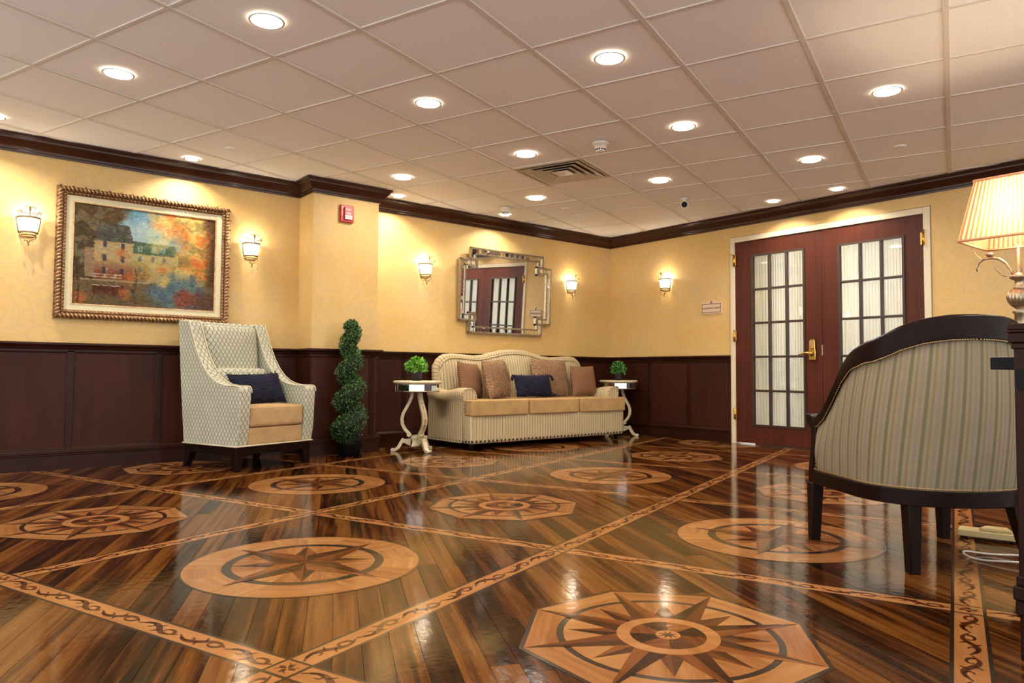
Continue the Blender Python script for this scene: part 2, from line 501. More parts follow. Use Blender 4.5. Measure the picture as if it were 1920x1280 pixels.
# swept mouldings: profile (out, z) swept along a plan path with mitres
def sweep(path, prof, name, mat, normals_left=True):
    mb = MB(); N = len(path); off = []
    for i in range(N):
        def nrm(a, b):
            dx, dy = b[0]-a[0], b[1]-a[1]; L = math.hypot(dx, dy); return (dy/L, -dx/L)
        if i == 0: n = nrm(path[0], path[1]); k = 1
        elif i == N-1: n = nrm(path[-2], path[-1]); k = 1
        else:
            n1 = nrm(path[i-1], path[i]); n2 = nrm(path[i], path[i+1])
            n = (n1[0]+n2[0], n1[1]+n2[1]); k = 2/(n[0]**2+n[1]**2)
        off.append((n[0]*k, n[1]*k))
    Lc = 0; V = []; Ls = []
    for i in range(N):
        if i: Lc += math.dist(path[i-1], path[i])
        Ls.append(Lc)
        for o_, z in prof: V.append((path[i][0]+off[i][0]*o_, path[i][1]+off[i][1]*o_, z))
    P = len(prof); F = []; U = []
    for i in range(N-1):
        for k in range(P-1):
            F.append((i*P+k, (i+1)*P+k, (i+1)*P+k+1, i*P+k+1))
            U.append([(Ls[i], prof[k][1]), (Ls[i+1], prof[k][1]), (Ls[i+1], prof[k+1][1]), (Ls[i], prof[k+1][1])])
    mb.add(V, F, False, U)
    mb.add([V[k] for k in range(P)], [tuple(range(P))]); mb.add([V[(N-1)*P+k] for k in range(P)], [tuple(range(P))[::-1]])
    return structure(mb.build(name, mat))
lpath = [(XL, YS), (XL, CY0), (XC, CY0), (XC, CY1), (XL, CY1), (XL, YR), (DX0-.052, YR)]
cpath = [(XL, YS), (XL, CY0), (XC, CY0), (XC, CY1), (XL, CY1), (XL, YR), (XE, YR)]
crown = [(0, ZCB-.004), (.014, ZCB-.004), (.016, ZCB+.010), (.024, ZCB+.014), (.026, ZCB+.026), (.036, ZCB+.032), (.046, ZCB+.044), (.060, ZCB+.062), (.070, ZCB+.076), (.074, ZCB+.078), (.076, ZCB+.088), (.088, ZCB+.094), (.095, ZCB+.100), (.095, H-.001), (0, H-.001)]
sweep(cpath, crown, 'trim_1', M['crownwood'])
rail = [(0, ZRAIL-.075), (.014, ZRAIL-.075), (.018, ZRAIL-.066), (.018, ZRAIL-.05), (.026, ZRAIL-.044), (.030, ZRAIL-.03), (.040, ZRAIL-.024), (.046, ZRAIL-.014), (.044, ZRAIL-.003), (.038, ZRAIL), (0, ZRAIL)]
sweep(lpath, rail, 'trim_2', M['trimwood'])
rp = [(DX1+.062, YR), (XE, YR)]
sweep(rp, rail, 'trim_3', M['trimwood'])
base = [(0, 0), (.026, 0), (.026, .098), (.030, .104), (.030, .112), (.034, .118), (.034, .132), (.026, .144), (.018, .150), (.016, .162), (0, .164)]
sweep(lpath, base, 'baseboard_left', M['trimwood'])
sweep(rp, base, 'baseboard_right', M['trimwood'])

# ---------------------------------------------------------------- floor
mb = MB(); mb.box(XL-.12, XE, YS, YR+2.6, -.06, -.006)
floor = structure(mb.build('floor', M['underfloor']))
PIT = 1.41; U0 = .022; V0 = 1.24; BW = .047          # half width of the border band incl. dark lines
RX = (XL+.005, XE, YS, YR+.06)
def inview(x, y, z=0, mar=.12):
    d = Vector((x, y, z-CAM_H)); zc = d.dot(CF)
    if zc < .3: return None
    a, b = d.dot(CR)/zc*FPX, d.dot(CU)/zc*FPX
    if abs(a) > 960*(1+mar) or abs(b) > 640*(1+mar): return None
    return zc
def set_tone(me, tones):
    at = me.attributes.new('tone', 'FLOAT', 'FACE'); at.data.foreach_set('value', np.array(tones, np.float32))
def prism_piece(poly, ang, z1, z0, org, r0):
    """polygon (xy) -> top and side faces, UV along ang"""
    ca, sa = math.cos(ang), math.sin(ang)
    n = len(poly)
    ar = sum(poly[i][0]*poly[(i+1)%n][1]-poly[(i+1)%n][0]*poly[i][1] for i in range(n))
    if ar < 0: poly = poly[::-1]
    V = [(p[0]-org[0], p[1]-org[1], z1) for p in poly] + [(p[0]-org[0], p[1]-org[1], z0) for p in poly]
    F = [tuple(range(n))] + [(i, n+i, n+(i+1)%n, (i+1)%n) for i in range(n)]
    uv = [(ca*v[0]+sa*v[1]+r0[0], -sa*v[0]+ca*v[1]+r0[1]) for v in V]
    return V, F, [[uv[i] for i in f] for f in F]
cells = []
for i in range(-6, 4):
    for j in range(-5, 5):
        cu, cv = U0+PIT*(i+.5), V0+PIT*(j+.5)
        w = g2w(cu, cv)
        if XL-1 < w[0] < XE+.8 and YS-.8 < w[1] < YR+1: cells.append((i, j, cu, cv))
PW = .0748; s2 = 2**.5
pieces = []
for i, j, cu, cv in cells:
    h_ = PIT/2-BW
    sq = [(cu-h_, cv-h_), (cu+h_, cv-h_), (cu+h_, cv+h_), (cu-h_, cv+h_)]
    k0 = int(math.floor(((cu+cv)/s2 - h_*s2)/PW)); k1 = int(math.ceil(((cu+cv)/s2 + h_*s2)/PW))
    for k in range(k0, k1+1):
        a, b = k*PW+.0006, (k+1)*PW-.0006
        p = clip(sq, a/s2, a/s2, 1, 1)
        if len(p) >= 3: p = clip(p, b/s2, b/s2, -1, -1)
        if len(p) < 3 or area(p) < 1e-4: continue
        ts = [(-q[0]+q[1])/s2 for q in p]; lo, hi = min(ts), max(ts)
        cuts = [lo]
        if hi-lo > .9: cuts.append(lo + (hi-lo)*random.uniform(.25, .75))
        cuts.append(hi)
        for c in range(len(cuts)-1):
            q = p
            if c > 0: t0 = cuts[c]+.0006; q = clip(q, -t0/s2, t0/s2, -1, 1)
            if c < len(cuts)-2: t1 = cuts[c+1]-.0006; q = clip(q, -t1/s2, t1/s2, 1, -1)
            if len(q) < 3: continue
            wq = cliprect([g2w(*z) for z in q], *RX)
            if len(wq) >= 3 and area(wq) > 1e-4: pieces.append(wq)
scored = []
for q in pieces:
    c = (sum(p[0] for p in q)/len(q), sum(p[1] for p in q)/len(q))
    z = inview(*c)
    scored.append((-(area(q)/z**3) if z else 1e9, c, q))
scored.sort(key=lambda t: t[0])
ANG = GA + 3*PI/4
rest = MB(); rtone = []
for n_, (sc_, c, q) in enumerate(scored):
    r0 = (random.uniform(0, 40), random.uniform(0, 40)); tn = random.random()
    if n_ < 300 and sc_ < 1e8:
        V, F, U = prism_piece(q, ANG, 0, -.006, c, r0)
        mb = MB(); mb.add(V, F, False, U); me = mb.mesh('plank'); set_tone(me, [tn]*len(F))
        link('plank', me, M['plank'], floor, (c[0], c[1], 0))
    else:
        V, F, U = prism_piece(q, ANG, 0, -.006, (0, 0), r0)
        rest.add(V, F, False, U); rtone += [tn]*len(F)
me = rest.mesh('plank_field'); set_tone(me, rtone); link('plank_field', me, M['plank'], floor, kind='stuff')

# border strips: shared meshes, one strip per cell edge
SL = PIT/2-BW
def scroll_mesh():
    mb = MB(); n = 7; unit = 2*SL/n
    for k in range(n):
        x0 = -SL + unit*k; sgn = 1 if k % 2 == 0 else -1
        def P(pts): return [(x0+unit*a, sgn*b*.030) for a, b in pts]
        stem = [(.02+.96*t, .75*math.sin(2*PI*(t-.02))*(.8)) for t in [q/22 for q in range(23)]]
        mb.flat(P(stem), [.005+.012*max(0, math.sin(PI*(q/22)))**1.5 for q in range(23)])
        for ce, d, R0, st in (((.74, -.05), 1, .20, -.4), ((.26, .05), -1, .20, PI-.4)):
            pts = []
            for q in range(17):
                t = q/16; a = st+d*t*4.2; r = R0*(1-.62*t)
                pts.append((ce[0]+r*math.cos(a)*.75, ce[1]+r*math.sin(a)*3.2*.9))
            mb.flat(P(pts), [.0115*(1-.70*q/16) for q in range(17)])
        mb.flat(P([(.42+.10*t, .15+.75*t) for t in (0,.3,.6,1)]), [.003,.009,.007,.001])
        mb.flat(P([(.58-.10*t, -.15-.75*t) for t in (0,.3,.6,1)]), [.003,.009,.007,.001])
    return mb.mesh('scroll_inlay')
scroll_me = scroll_mesh(); scroll_me.materials.append(M['scroll'])
def fleur_mesh():
    mb = MB()
    for a in range(4):
        q = a*PI/2; c_, s_ = math.cos(q), math.sin(q)
        pts = [(.004+.024*t, .0) for t in (0,.25,.5,.75,1)]
        mb.flat([(x*c_-y*s_, x*s_+y*c_) for x, y in pts], [.004,.013,.014,.008,.001])
        pts = [(.006+.020*t, .018*t*t) for t in (0,.3,.6,1)]
        mb.flat([(x*c_-y*s_, x*s_+y*c_) for x, y in pts], [.004,.005,.005,.002])
    return mb.mesh('fleur_inlay')
fleur_me = fleur_mesh(); fleur_me.materials.append(M['scroll'])
def in_room(u, v, m_=.0):
    x, y = g2w(u, v); return RX[0]-m_ < x < RX[1]+m_ and RX[2]-m_ < y < RX[3]+m_
def border_piece(u0, u1, v0, v1, mat, name, parent, ang, z1=0.0, z0=-.006):
    q = cliprect([g2w(u0, v0), g2w(u1, v0), g2w(u1, v1), g2w(u0, v1)], *RX)
    if len(q) < 3 or area(q) < 1e-5: return None
    c = g2w((u0+u1)/2, (v0+v1)/2)
    V, F, U = prism_piece(q, ang, z1, z0, c, (random.uniform(0, 30), random.uniform(0, 30)))
    mb = MB(); mb.add(V, F, False, U); me = mb.mesh(name); set_tone(me, [random.random()]*len(F))
    return link(name, me, mat, parent, (c[0], c[1], 0))
LW = .010
def add_scroll(strip, u0, u1, v0, v1, ang):
    # only whole strips carry the ornament of full length; cut strips get a trimmed copy
    if all(in_room(a, b) for a in (u0, u1) for b in (v0, v1)):
        s_ = link('scroll_inlay', scroll_me, None, strip, (0, 0, .0006), ang)
    else:
        c = g2w((u0+u1)/2, (v0+v1)/2); mb = MB(); ca, sa = math.cos(ang), math.sin(ang)
        src = scroll_me.vertices
        for p in scroll_me.polygons:
            pts = [src[i].co for i in p.vertices]; W_ = [(c[0]+ca*q.x-sa*q.y, c[1]+sa*q.x+ca*q.y) for q in pts]
            if all(RX[0] < a < RX[1] and RX[2] < b < RX[3] for a, b in W_):
                mb.add([(a-c[0], b-c[1], .0006) for a, b in W_], [tuple(range(len(W_)))])
        if mb.V: mb.build('scroll_inlay', M['scroll'], strip)
for i in range(-6, 4):
    for j in range(-5, 6):
        ul, vl = U0+PIT*i, V0+PIT*j
        for (u0, u1, v0, v1, a) in ((ul-BW+LW, ul+BW-LW, vl+BW, vl+PIT-BW, GA+PI/2), (ul+BW, ul+PIT-BW, vl-BW+LW, vl+BW-LW, GA)):
            st = border_piece(u0, u1, v0, v1, M['border'], 'border_strip', floor, a)
            if st is None: continue
            if v1-v0 > u1-u0:
                border_piece(ul-BW, ul-BW+LW, v0, v1, M['inlay_black'], 'border_line', floor, a); border_piece(ul+BW-LW, ul+BW, v0, v1, M['inlay_black'], 'border_line', floor, a)
            else:
                border_piece(u0, u1, vl-BW, vl-BW+LW, M['inlay_black'], 'border_line', floor, a); border_piece(u0, u1, vl+BW-LW, vl+BW, M['inlay_black'], 'border_line', floor, a)
            add_scroll(st, u0, u1, v0, v1, a)
        cr = border_piece(ul-BW, ul+BW, vl-BW, vl+BW, M['inlay_black'], 'crossing_frame', floor, GA)
        if cr is not None and in_room(ul, vl, -.1):
            e = BW-LW
            t_ = border_piece(ul-e, ul+e, vl-e, vl+e, M['border'], 'crossing_tile', floor, GA, .0005, -.005)
            link('fleur_inlay', fleur_me, None, t_, (0, 0, .0007), GA)

# medallions: shared piece meshes
def sector(r0, r1, a0, a1, n=6):
    A = [a0+(a1-a0)*k/n for k in range(n+1)]
    if r0 < 1e-6: return [(0, 0)] + [(r1*math.cos(a), r1*math.sin(a)) for a in A]
    return [(r1*math.cos(a), r1*math.sin(a)) for a in A] + [(r0*math.cos(a), r0*math.sin(a)) for a in A[::-1]]
def piece(name, poly, ang, mat, z):
    V, F, U = prism_piece(poly, ang, z, z-.0008, (0, 0), (random.uniform(0, 30), random.uniform(0, 30)))
    mb = MB(); mb.add(V, F, False, U); me = mb.mesh(name); set_tone(me, [random.random()]*len(F)); me.materials.append(mat)
    return (name, me)
def star_halves(r_in, r_tip, a, half, mats, z):
    tip = (r_tip*math.cos(a), r_tip*math.sin(a)); ce = (0, 0)
    out = []
    for s_, mt in ((1, mats[0]), (-1, mats[1])):
        b = (r_in*math.cos(a+s_*half), r_in*math.sin(a+s_*half))
        out.append(piece('star_point', [ce, tip, b], a, mt, z))
    return out
def circle_set():
    L = []
    for k in range(16): L.append(piece('ring_segment', sector(.292, .424, k*PI/8, (k+1)*PI/8, 4), k*PI/8+PI/16+(PI/2 if k % 3 else 0), M['inlay_light'], .0010))
    for k in range(8): L.append(piece('field_wedge', sector(0, .258, k*PI/4+PI/8, (k+1)*PI/4+PI/8, 6), k*PI/4+PI/4, M['inlay_light'], .0010))
    for k in range(4): L += star_halves(.095, .255, k*PI/2+PI/4, .62, (M['inlay_dark'], M['inlay_mid']), .0014)
    for k in range(4): L += star_halves(.105, .36, k*PI/2, .70, (M['inlay_dark'], M['inlay_mid']), .0018)
    return L
def octagon_set():
    L = []; R_ = .408
    vv = [(R_*math.cos(k*PI/4), R_*math.sin(k*PI/4)) for k in range(8)]
    for k in range(8):
        a, b = vv[k], vv[(k+1)%8]; A = [(k+1-q/6)*PI/4 for q in range(7)]
        L.append(piece('edge_segment', [a, b]+[(.305*math.cos(t), .305*math.sin(t)) for t in A], (k+.5)*PI/4+PI/2, M['inlay_light'], .0010))
        L.append(piece('field_wedge', sector(0, .286, k*PI/4, (k+1)*PI/4, 5), (k+.5)*PI/4, M['inlay_light'], .0010))
    for k in range(8): L += star_halves(.135, .275, (k+.5)*PI/4, .30, (M['inlay_dark'], M['inlay_mid']), .0014)
    for k in range(8): L += star_halves(.135, .404, k*PI/4, .34, (M['inlay_dark'], M['inlay_mid']), .0018)
    for k in range(8): L.append(piece('inner_ring', sector(.103, .140, k*PI/4, (k+1)*PI/4, 4), k*PI/4, M['border'], .0022))
    for k in range(8): L.append(piece('hub_wedge', sector(0, .103, k*PI/4+PI/8, (k+1)*PI/4+PI/8, 4), k*PI/4, M['inlay_dark'] if k % 2 == 0 else M['inlay_mid'], .0022))
    L.append(piece('hub_disc', sector(.0, .034, 0, 2*PI*.9999, 20)[1:], 0, M['border'], .0026))
    L.append(piece('hub_star', [((.027 if k % 2 == 0 else .010)*math.cos(k*PI/8), (.027 if k % 2 == 0 else .010)*math.sin(k*PI/8)) for k in range(16)], 0, M['inlay_dark'], .0030))
    return L
CS, OS = circle_set(), octagon_set()
def disc_me(name, pts):
    mb = MB(); mb.add([(x, y, .0006) for x, y in pts], [tuple(range(len(pts)))]); me = mb.mesh(name); me.materials.append(M['inlay_black']); return me
CB = disc_me('circle_medallion', [(.432*math.cos(2*PI*k/64), .432*math.sin(2*PI*k/64)) for k in range(64)])
OB = disc_me('octagon_medallion', [(.422*math.cos(PI*k/4), .422*math.sin(PI*k/4)) for k in range(8)])
for i, j, cu, cv in cells:
    w = g2w(cu, cv); R_ = .43
    if inview(*w, mar=.35) is None: continue
    if not (XL+.02 < w[0]-R_ and w[0]+R_ < XE and w[1]+R_ < YR-.03 and w[1]-R_ > YS):
        if w[0] < XL-.1 or w[1] > YR+.1: continue
    circ = ((i + j) % 2 == 0)
    whole = w[0]-R_ > XL+.03 and w[1]+R_ < YR-.03
    if whole:
        o = link('circle_medallion' if circ else 'octagon_medallion', CB if circ else OB, None, floor, (*w, 0), GA)
        for nm, me in (CS if circ else OS): link(nm, me, None, o)
    else:
        # a medallion cut by the wall: the pieces are trimmed at the skirting
        def trim(src, z0_):
            mb = MB(); tn = []; ca, sa = math.cos(GA), math.sin(GA)
            for p in src.polygons:
                if p.normal.z < .5: continue
                q = [(w[0]+ca*src.vertices[k].co.x-sa*src.vertices[k].co.y, w[1]+sa*src.vertices[k].co.x+ca*src.vertices[k].co.y) for k in p.vertices]
                q = cliprect(q, XL+.026, XE, YS, YR-.026)
                if len(q) >= 3 and area(q) > 1e-6:
                    z = src.vertices[p.vertices[0]].co.z
                    uvs = [[(a*ca+b*sa, -a*sa+b*ca) for a, b in q]]
                    mb.add([(a-w[0], b-w[1], z) for a, b in q], [tuple(range(len(q)))], False, uvs); tn.append(random.random())
            return mb, tn
        mb, tn = trim(CB if circ else OB, 0)
        if not mb.V: continue
        o = mb.build('circle_medallion' if circ else 'octagon_medallion', M['inlay_black'], floor, (*w, 0))
        for nm, me in (CS if circ else OS):
            mb, tn = trim(me, 0)
            if mb.V:
                m2 = mb.mesh(nm); set_tone(m2, tn); m2.materials.append(me.materials[0]); link(nm, m2, None, o)
print('floor done', len(pieces), len(bpy.data.objects))

# ---------------------------------------------------------------- ceiling
mb = MB(); mb.box(XL-.12, XE, YS, YR+2.6, H+.022, H+.10)
ceil = structure(mb.build('ceiling', M['tile']))
T = .6096; CU0, CV0 = -3.0559, 1.9547
CRX = (XL+.002, XE, YS, YR-.002)
trest = MB()
for i in range(-6, 14):
    for j in range(-10, 13):
        u0, v0 = CU0+T*i+.004, CV0+T*j+.004
        q = cliprect([g2w(u0, v0), g2w(u0+T-.008, v0), g2w(u0+T-.008, v0+T-.008), g2w(u0, v0+T-.008)], *CRX)
        if len(q) < 3 or area(q) < 2e-4: continue
        if (i, j) == (0, 5): continue          # the air vent sits here
        c = (sum(p[0] for p in q)/len(q), sum(p[1] for p in q)/len(q))
        dz = random.uniform(-.0015, .0015)
        if inview(*c, H, .35):
            mb = MB(); mb.prism([(p[0]-c[0], p[1]-c[1]) for p in q], 'z', H+.007+dz, H+.021); mb.build('ceiling_tile', M['tile'], ceil, (*c, 0))
        else: trest.prism(q, 'z', H+.007, H+.021)
trest.build('tile_field', M['tile'], ceil, kind='stuff')
def bar(u0, u1, v0, v1, z, name):
    q = cliprect([g2w(u0, v0), g2w(u1, v0), g2w(u1, v1), g2w(u0, v1)], *CRX)
    if len(q) >= 3 and area(q) > 2e-4:
        mb = MB(); mb.prism(q, 'z', z, H+.012); mb.build(name, M['tbar'], ceil)
for i in range(-6, 15):
    u = CU0+T*i; bar(u-.0125, u+.0125, -4, 9, H, 'main_runner')
for j in range(-10, 14):
    v = CV0+T*j
    bar(-9, 6, v-.010, v+.010, H+.002, 'cross_tee')
SMALL_LABEL = 'recessed ceiling downlight of the open lobby, outside the picture'

# ---------------------------------------------------------------- door wall: casing, doors, panes, office behind
mb = MB()
mb.box(DX0-.05, DX0, YR-.012, YR+.12, 0, DZ+.055); mb.box(DX1, DX1+.055, YR-.012, YR+.12, 0, DZ+.055); mb.box(DX0, DX1, YR-.012, YR+.12, DZ, DZ+.055)
structure(mb.build('trim_4', M['casing'], bevel=.003, seg=2))
def door(n, x0, x1, gx0, gx1, gz0, gz1, hinge_left):
    mb = MB(); y0, y1 = YR+.004, YR+.046; zb = .016 if hinge_left else .003
    mb.box(x0, gx0, y0, y1, zb, DZ-.003); mb.box(gx1, x1, y0, y1, zb, DZ-.003); mb.box(gx0, gx1, y0, y1, zb, gz0); mb.box(gx0, gx1, y0, y1, gz1, DZ-.003)
    d = structure(mb.build('door_%d' % n, M['doorwood']))
    mb = MB(); e = .014
    for a, b, c, f in ((gx0-e, gx0+.006, gz0-e, gz1+e), (gx1-.006, gx1+e, gz0-e, gz1+e), (gx0, gx1, gz0-e, gz0+.006), (gx0, gx1, gz1-.006, gz1+e)):
        mb.box(a, b, YR-.006, YR+.004, c, f)
    mb.build('glazing_bead', M['muntin'], d)
    cw = (gx1-gx0)/3; rh = (gz1-gz0)/5; mw = .011
    for k in range(1, 3):
        m2 = MB(); m2.box(gx0+cw*k-mw, gx0+cw*k+mw, YR, YR+.04, gz0, gz1); m2.build('muntin', M['muntin'], d, bevel=.004, seg=2)
    for k in range(1, 5):
        m2 = MB(); m2.box(gx0, gx1, YR+.002, YR+.038, gz0+rh*k-mw, gz0+rh*k+mw); m2.build('muntin', M['muntin'], d, bevel=.004, seg=2)
    for a in range(3):
        for b in range(5):
            m2 = MB(); ax, bz = gx0+cw*a+mw*.6, gz0+rh*b+mw*.6
            tl = random.uniform(-.0012, .0012); tz = random.uniform(-.0012, .0012)
            ex, ez = cw-mw*1.2, rh-mw*1.2; yy = YR+.020
            m2.add([(ax, yy+tl, bz), (ax+ex, yy-tl, bz), (ax+ex, yy-tl+tz, bz+ez), (ax, yy+tl+tz, bz+ez)], [(0,1,2,3)]); m2.build('pane', M['glass'], d)
    xs = x0 if hinge_left else x1
    for z in ((1.91, 1.12, .31) if hinge_left else (1.885, 1.12, .31)):
        m2 = MB(); s_ = -1 if hinge_left else 1
        m2.tube([(xs+s_*.004, YR-.018, z-.06), (xs+s_*.004, YR-.018, z+.06)], .009, 8)
        m2.box(xs-.020, xs+.020, YR-.014, YR-.006, z-.052, z+.052)
        if z > 1.5: m2.tube([(xs+s_*.004, YR-.018, z+.06), (xs+s_*.03, YR-.055, z+.066)], .005, 6)
        m2.build('hinge', M['brass'], d)
    return d
d1 = door(1, DX0+.002, -3.459, -4.196, -3.637, .205, 1.935, True)
d2 = door(2, -3.455, DX1-.002, -3.283, -2.718, .205, 1.925, False)
sw = MB(); sw.box(-4.18, -3.46, YR+.006, YR+.04, .002, .016); sw.build('door_sweep', M['muntin'], d1)  # added strip, blocks the office light under most of the left door
hx, hz = -3.545, .955
mb = MB(); mb.prism([(hx-.034, hz-.10), (hx+.034, hz-.10), (hx+.036, hz-.02), (hx+.030, hz+.02), (hx+.030, hz+.085), (hx+.018, hz+.10), (hx-.018, hz+.10), (hx-.030, hz+.085), (hx-.030, hz+.02), (hx-.036, hz-.02)], 'y', YR-.006, YR-.030)
lk = mb.build('lock_plate', M['brass'], d1, bevel=.006)
mb = MB(); mb.lathe([(.026, 0), (.026, .012), (.016, .02), (.014, .05)], 18)
mb.xf(Matrix.Translation((hx, YR-.03, hz-.035)) @ Matrix.Rotation(PI/2, 4, 'X'))
mb.tube([(hx, YR-.076, hz-.030), (hx-.04, YR-.080, hz-.028), (hx-.08, YR-.080, hz-.042), (hx-.105, YR-.075, hz-.048)], [.012, .010, .009, .007], 10)
mb.build('lever_handle', M['brass'], lk)
mb = MB(); mb.lathe([(.014, 0), (.014, .014), (.009, .02)], 14); mb.xf(Matrix.Translation((hx+.004, YR-.03, hz+.018)) @ Matrix.Rotation(PI/2, 4, 'X')); mb.build('turn_knob', M['brass'], lk)
mb = MB()
for k in range(5): mb.box(hx-.02, hx+.02, YR-.034, YR-.03, hz+.040+k*.010, hz+.046+k*.010)
mb.build('keypad', M['silver'], lk)
mb = MB(); mb.box(-3.462, -3.452, YR-.001, YR+.004, .90, 1.0); mb.build('strike_plate', M['silver'], d2)
# curtains hanging behind the glass
for nm, a, b, lab in (('door_curtain', -4.24, -3.59, 'white gathered curtain behind the panes of the door with the handle'), ('door_curtain', -3.33, -2.67, 'white gathered curtain behind the panes of the door nearer the lamp')):
    mb = MB(); ph = random.uniform(0, 6)
    def fn(s_, t_): 
        x = a+(b-a)*s_; y = YR+.075+.010*math.sin(s_*2*PI*22+ph+1.1*math.sin(s_*17))*(0.6+.4*math.sin(s_*9)) + .004*math.sin(s_*140)
        return (x, y, .16+1.84*t_)
    mb.surf(fn, 260, 3, True, lambda s_, t_: (s_*1.3, t_*1.84))
    o = mb.build('cloth', M['curtain']); o.name = 'door_curtain'; tag(o, lab, 'curtain', 'door curtains')
# the office beyond
mb = MB(); mb.box(-5.2, -1.6, YR+2.4, YR+2.5, 0, H); mb.box(-5.3, -5.2, YR+.12, YR+2.5, 0, H); mb.box(-1.6, -1.5, YR+.12, YR+2.5, 0, H)
structure(mb.build('wall_office', simple('office_paint', (214,214,206), .8)))
mb = MB(); mb.box(-5.2, -1.6, YR+.06, YR+2.4, -.006, .001); mb.build('office_floor', simple('office_carpet', (176,178,184), .7), floor)

# ---------------------------------------------------------------- ceiling fittings
def area_light(name, parent, loc, size, power, color=WARM, spread=PI):
    L = bpy.data.lights.new(name, 'AREA'); L.shape = 'DISK'; L.size = size; L.energy = power; L.color = color; L.spread = spread
    o = bpy.data.objects.new(name, L); COL.objects.link(o); o.location = loc; o.parent = parent; return o
def point_light(name, parent, loc, power, r=.03, color=WARM):
    L = bpy.data.lights.new(name, 'POINT'); L.energy = power; L.shadow_soft_size = r; L.color = color
    o = bpy.data.objects.new(name, L); COL.objects.link(o); o.location = loc; o.parent = parent; return o
def lens_trim(r):
    mb = MB(); mb.lathe([(r+.010, .0), (r+.008, -.0022), (r, -.0026), (r-.003, .0)], 32, cap=False); t_ = mb.mesh('trim_ring'); t_.materials.append(M['whiteplastic'])
    mb = MB(); mb.lathe([(r-.002, -.002), (.0, -.0035)], 32, cap=False); mb.F = [f[::-1] for f in mb.F]; l_ = mb.mesh('lens'); l_.materials.append(M['lens'])
    return t_, l_
BIG, SML = lens_trim(.074), lens_trim(.050)
def downlight(x, y, label, big=True, group=None):
    e = empty('recessed_downlight' if big else 'wall_washer_downlight', (x, y, H), 0, label, 'ceiling light', group or ('large recessed downlights' if big else 'small recessed downlights'))
    t_, l_ = BIG if big else SML
    link('trim_ring', t_, None, e); link('lens', l_, None, e)
    area_light('bulb', e, (0, 0, -.008), .14 if big else .07, DOWN_W if big else SPOT_W, WARM, PI if big else 2.3)
BL = [(-3.362,1.224,'large recessed downlight at the top of the picture, left of centre'),
 (-4.507,.809,'large recessed downlight in the upper left, above the left end of the landscape painting'),
 (-3.759,2.385,'large recessed downlight in the middle row, between the topmost one and the air vent'),
 (-2.598,2.773,'large recessed downlight near the top edge, right of centre'),
 (-3.010,3.934,'large recessed downlight right of the smoke detector'),
 (-1.860,4.350,'large recessed downlight farthest right, above the pleated lamp shade'),
 (-4.171,3.527,'large recessed downlight just in front of the square air vent'),
 (-5.350,3.145,'large recessed downlight beside the crown of the yellow column'),
 (-5.164,4.496,'large recessed downlight above the mirror, beyond the air vent'),
 (-3.994,4.891,'large recessed downlight between the air vent and the security camera'),
 (-2.843,5.302,'large recessed downlight above the double doors, right of the security camera')]
for b in BL: downlight(*b)
SLT = [(-5.80,.330,'small downlight cut by the left edge of the picture, near the crown'), (-5.955,1.600,'small downlight close to the crown above the landscape painting'), (-5.950,3.453,'small downlight tucked behind the column crown'),
 (-5.921,4.724,'small downlight by the crown above the silver framed mirror'), (-3.772,6.314,'small downlight by the crown above the left door'), (-3.149,6.326,'small downlight by the crown above the right door')]
for b in SLT: downlight(*b, big=False)
OUT = [(-2.20,1.61), (-1.04,2.02), (.12,2.43), (-.70,4.76), (-2.97,.04), (-1.80,.45), (-.63,.86), (.53,1.27), (-4.11,-.37), (-.28,3.60), (.45,5.2)]
for x, y in OUT: downlight(x, y, SMALL_LABEL, True, 'downlights outside the picture')
# concealed sprinkler caps
cap = MB(); cap.lathe([(.040, .004), (.040, -.004), (.036, -.006), (0, -.006)], 28); cap_me = cap.mesh('sprinkler_cap'); cap_me.materials.append(M['tile'])
for x, y, lab in ((-5.502,1.754,'flat round sprinkler cap in the ceiling above the landscape painting'), (-2.263,5.494,'flat round sprinkler cap in the ceiling at the right, above the doors'), (-5.308,5.017,'flat round sprinkler cap in the ceiling above the sofa'), (-5.887,6.323,'flat round sprinkler cap in the far corner of the ceiling')):
    tag(link('sprinkler_cap', cap_me, None, None, (x, y, H+.006)), lab, 'sprinkler', 'ceiling sprinkler caps')
def detector(x, y, label, s=1.0):
    e = empty('smoke_detector', (x, y, H), 0, label, 'smoke detector')
    mb = MB(); mb.lathe([(.062*s, .002), (.062*s, -.012), (.055*s, -.018), (.048*s, -.018), (.040*s, -.040), (.034*s, -.044), (.034*s, -.058), (.026*s, -.064), (0, -.064)], 28); mb.build('housing', M['whiteplastic'], e)
    mb = MB()
    for k in range(12):
        a = 2*PI*k/12; q = MB(); q.box(.030*s, .0365*s, -.005*s, .005*s, -.056, -.046); q.xf(Matrix.Rotation(a, 4, 'Z')); mb.add(q.V, q.F)
    mb.build('vent_slots', M['blackplastic'], e)
detector(-3.607, 3.756, 'white smoke detector in the ceiling beside the square air vent')
detector(-5.66, 4.52, 'white smoke detector by the crown above the mirror, next to a small downlight', .95)
# security camera
e = empty('security_camera', (-4.248, 5.563, H), 0, 'small round security camera hanging from the ceiling', 'camera')
mb = MB(); mb.lathe([(.045, .002), (.045, -.010), (.02, -.014), (.016, -.04)], 24); mb.build('mount', M['whiteplastic'], e)
d_ = (Vector((0, 0, CAM_H)) - Vector((-4.248, 5.563, H-.06))).normalized(); rot = d_.to_track_quat('Z', 'Y').to_matrix().to_4x4(); rot.translation = (0, 0, -.058)
mb = MB(); mb.lathe([(.0, -.045), (.028, -.045), (.034, -.03), (.034, .03), (.030, .034)], 24); mb.xf(rot); mb.build('body', M['whiteplastic'], e)
mb = MB(); mb.lathe([(.030, .0335), (.022, .036), (0, .037)], 24, cap=False); mb.xf(rot); mb.build('lens', M['blackplastic'], e)
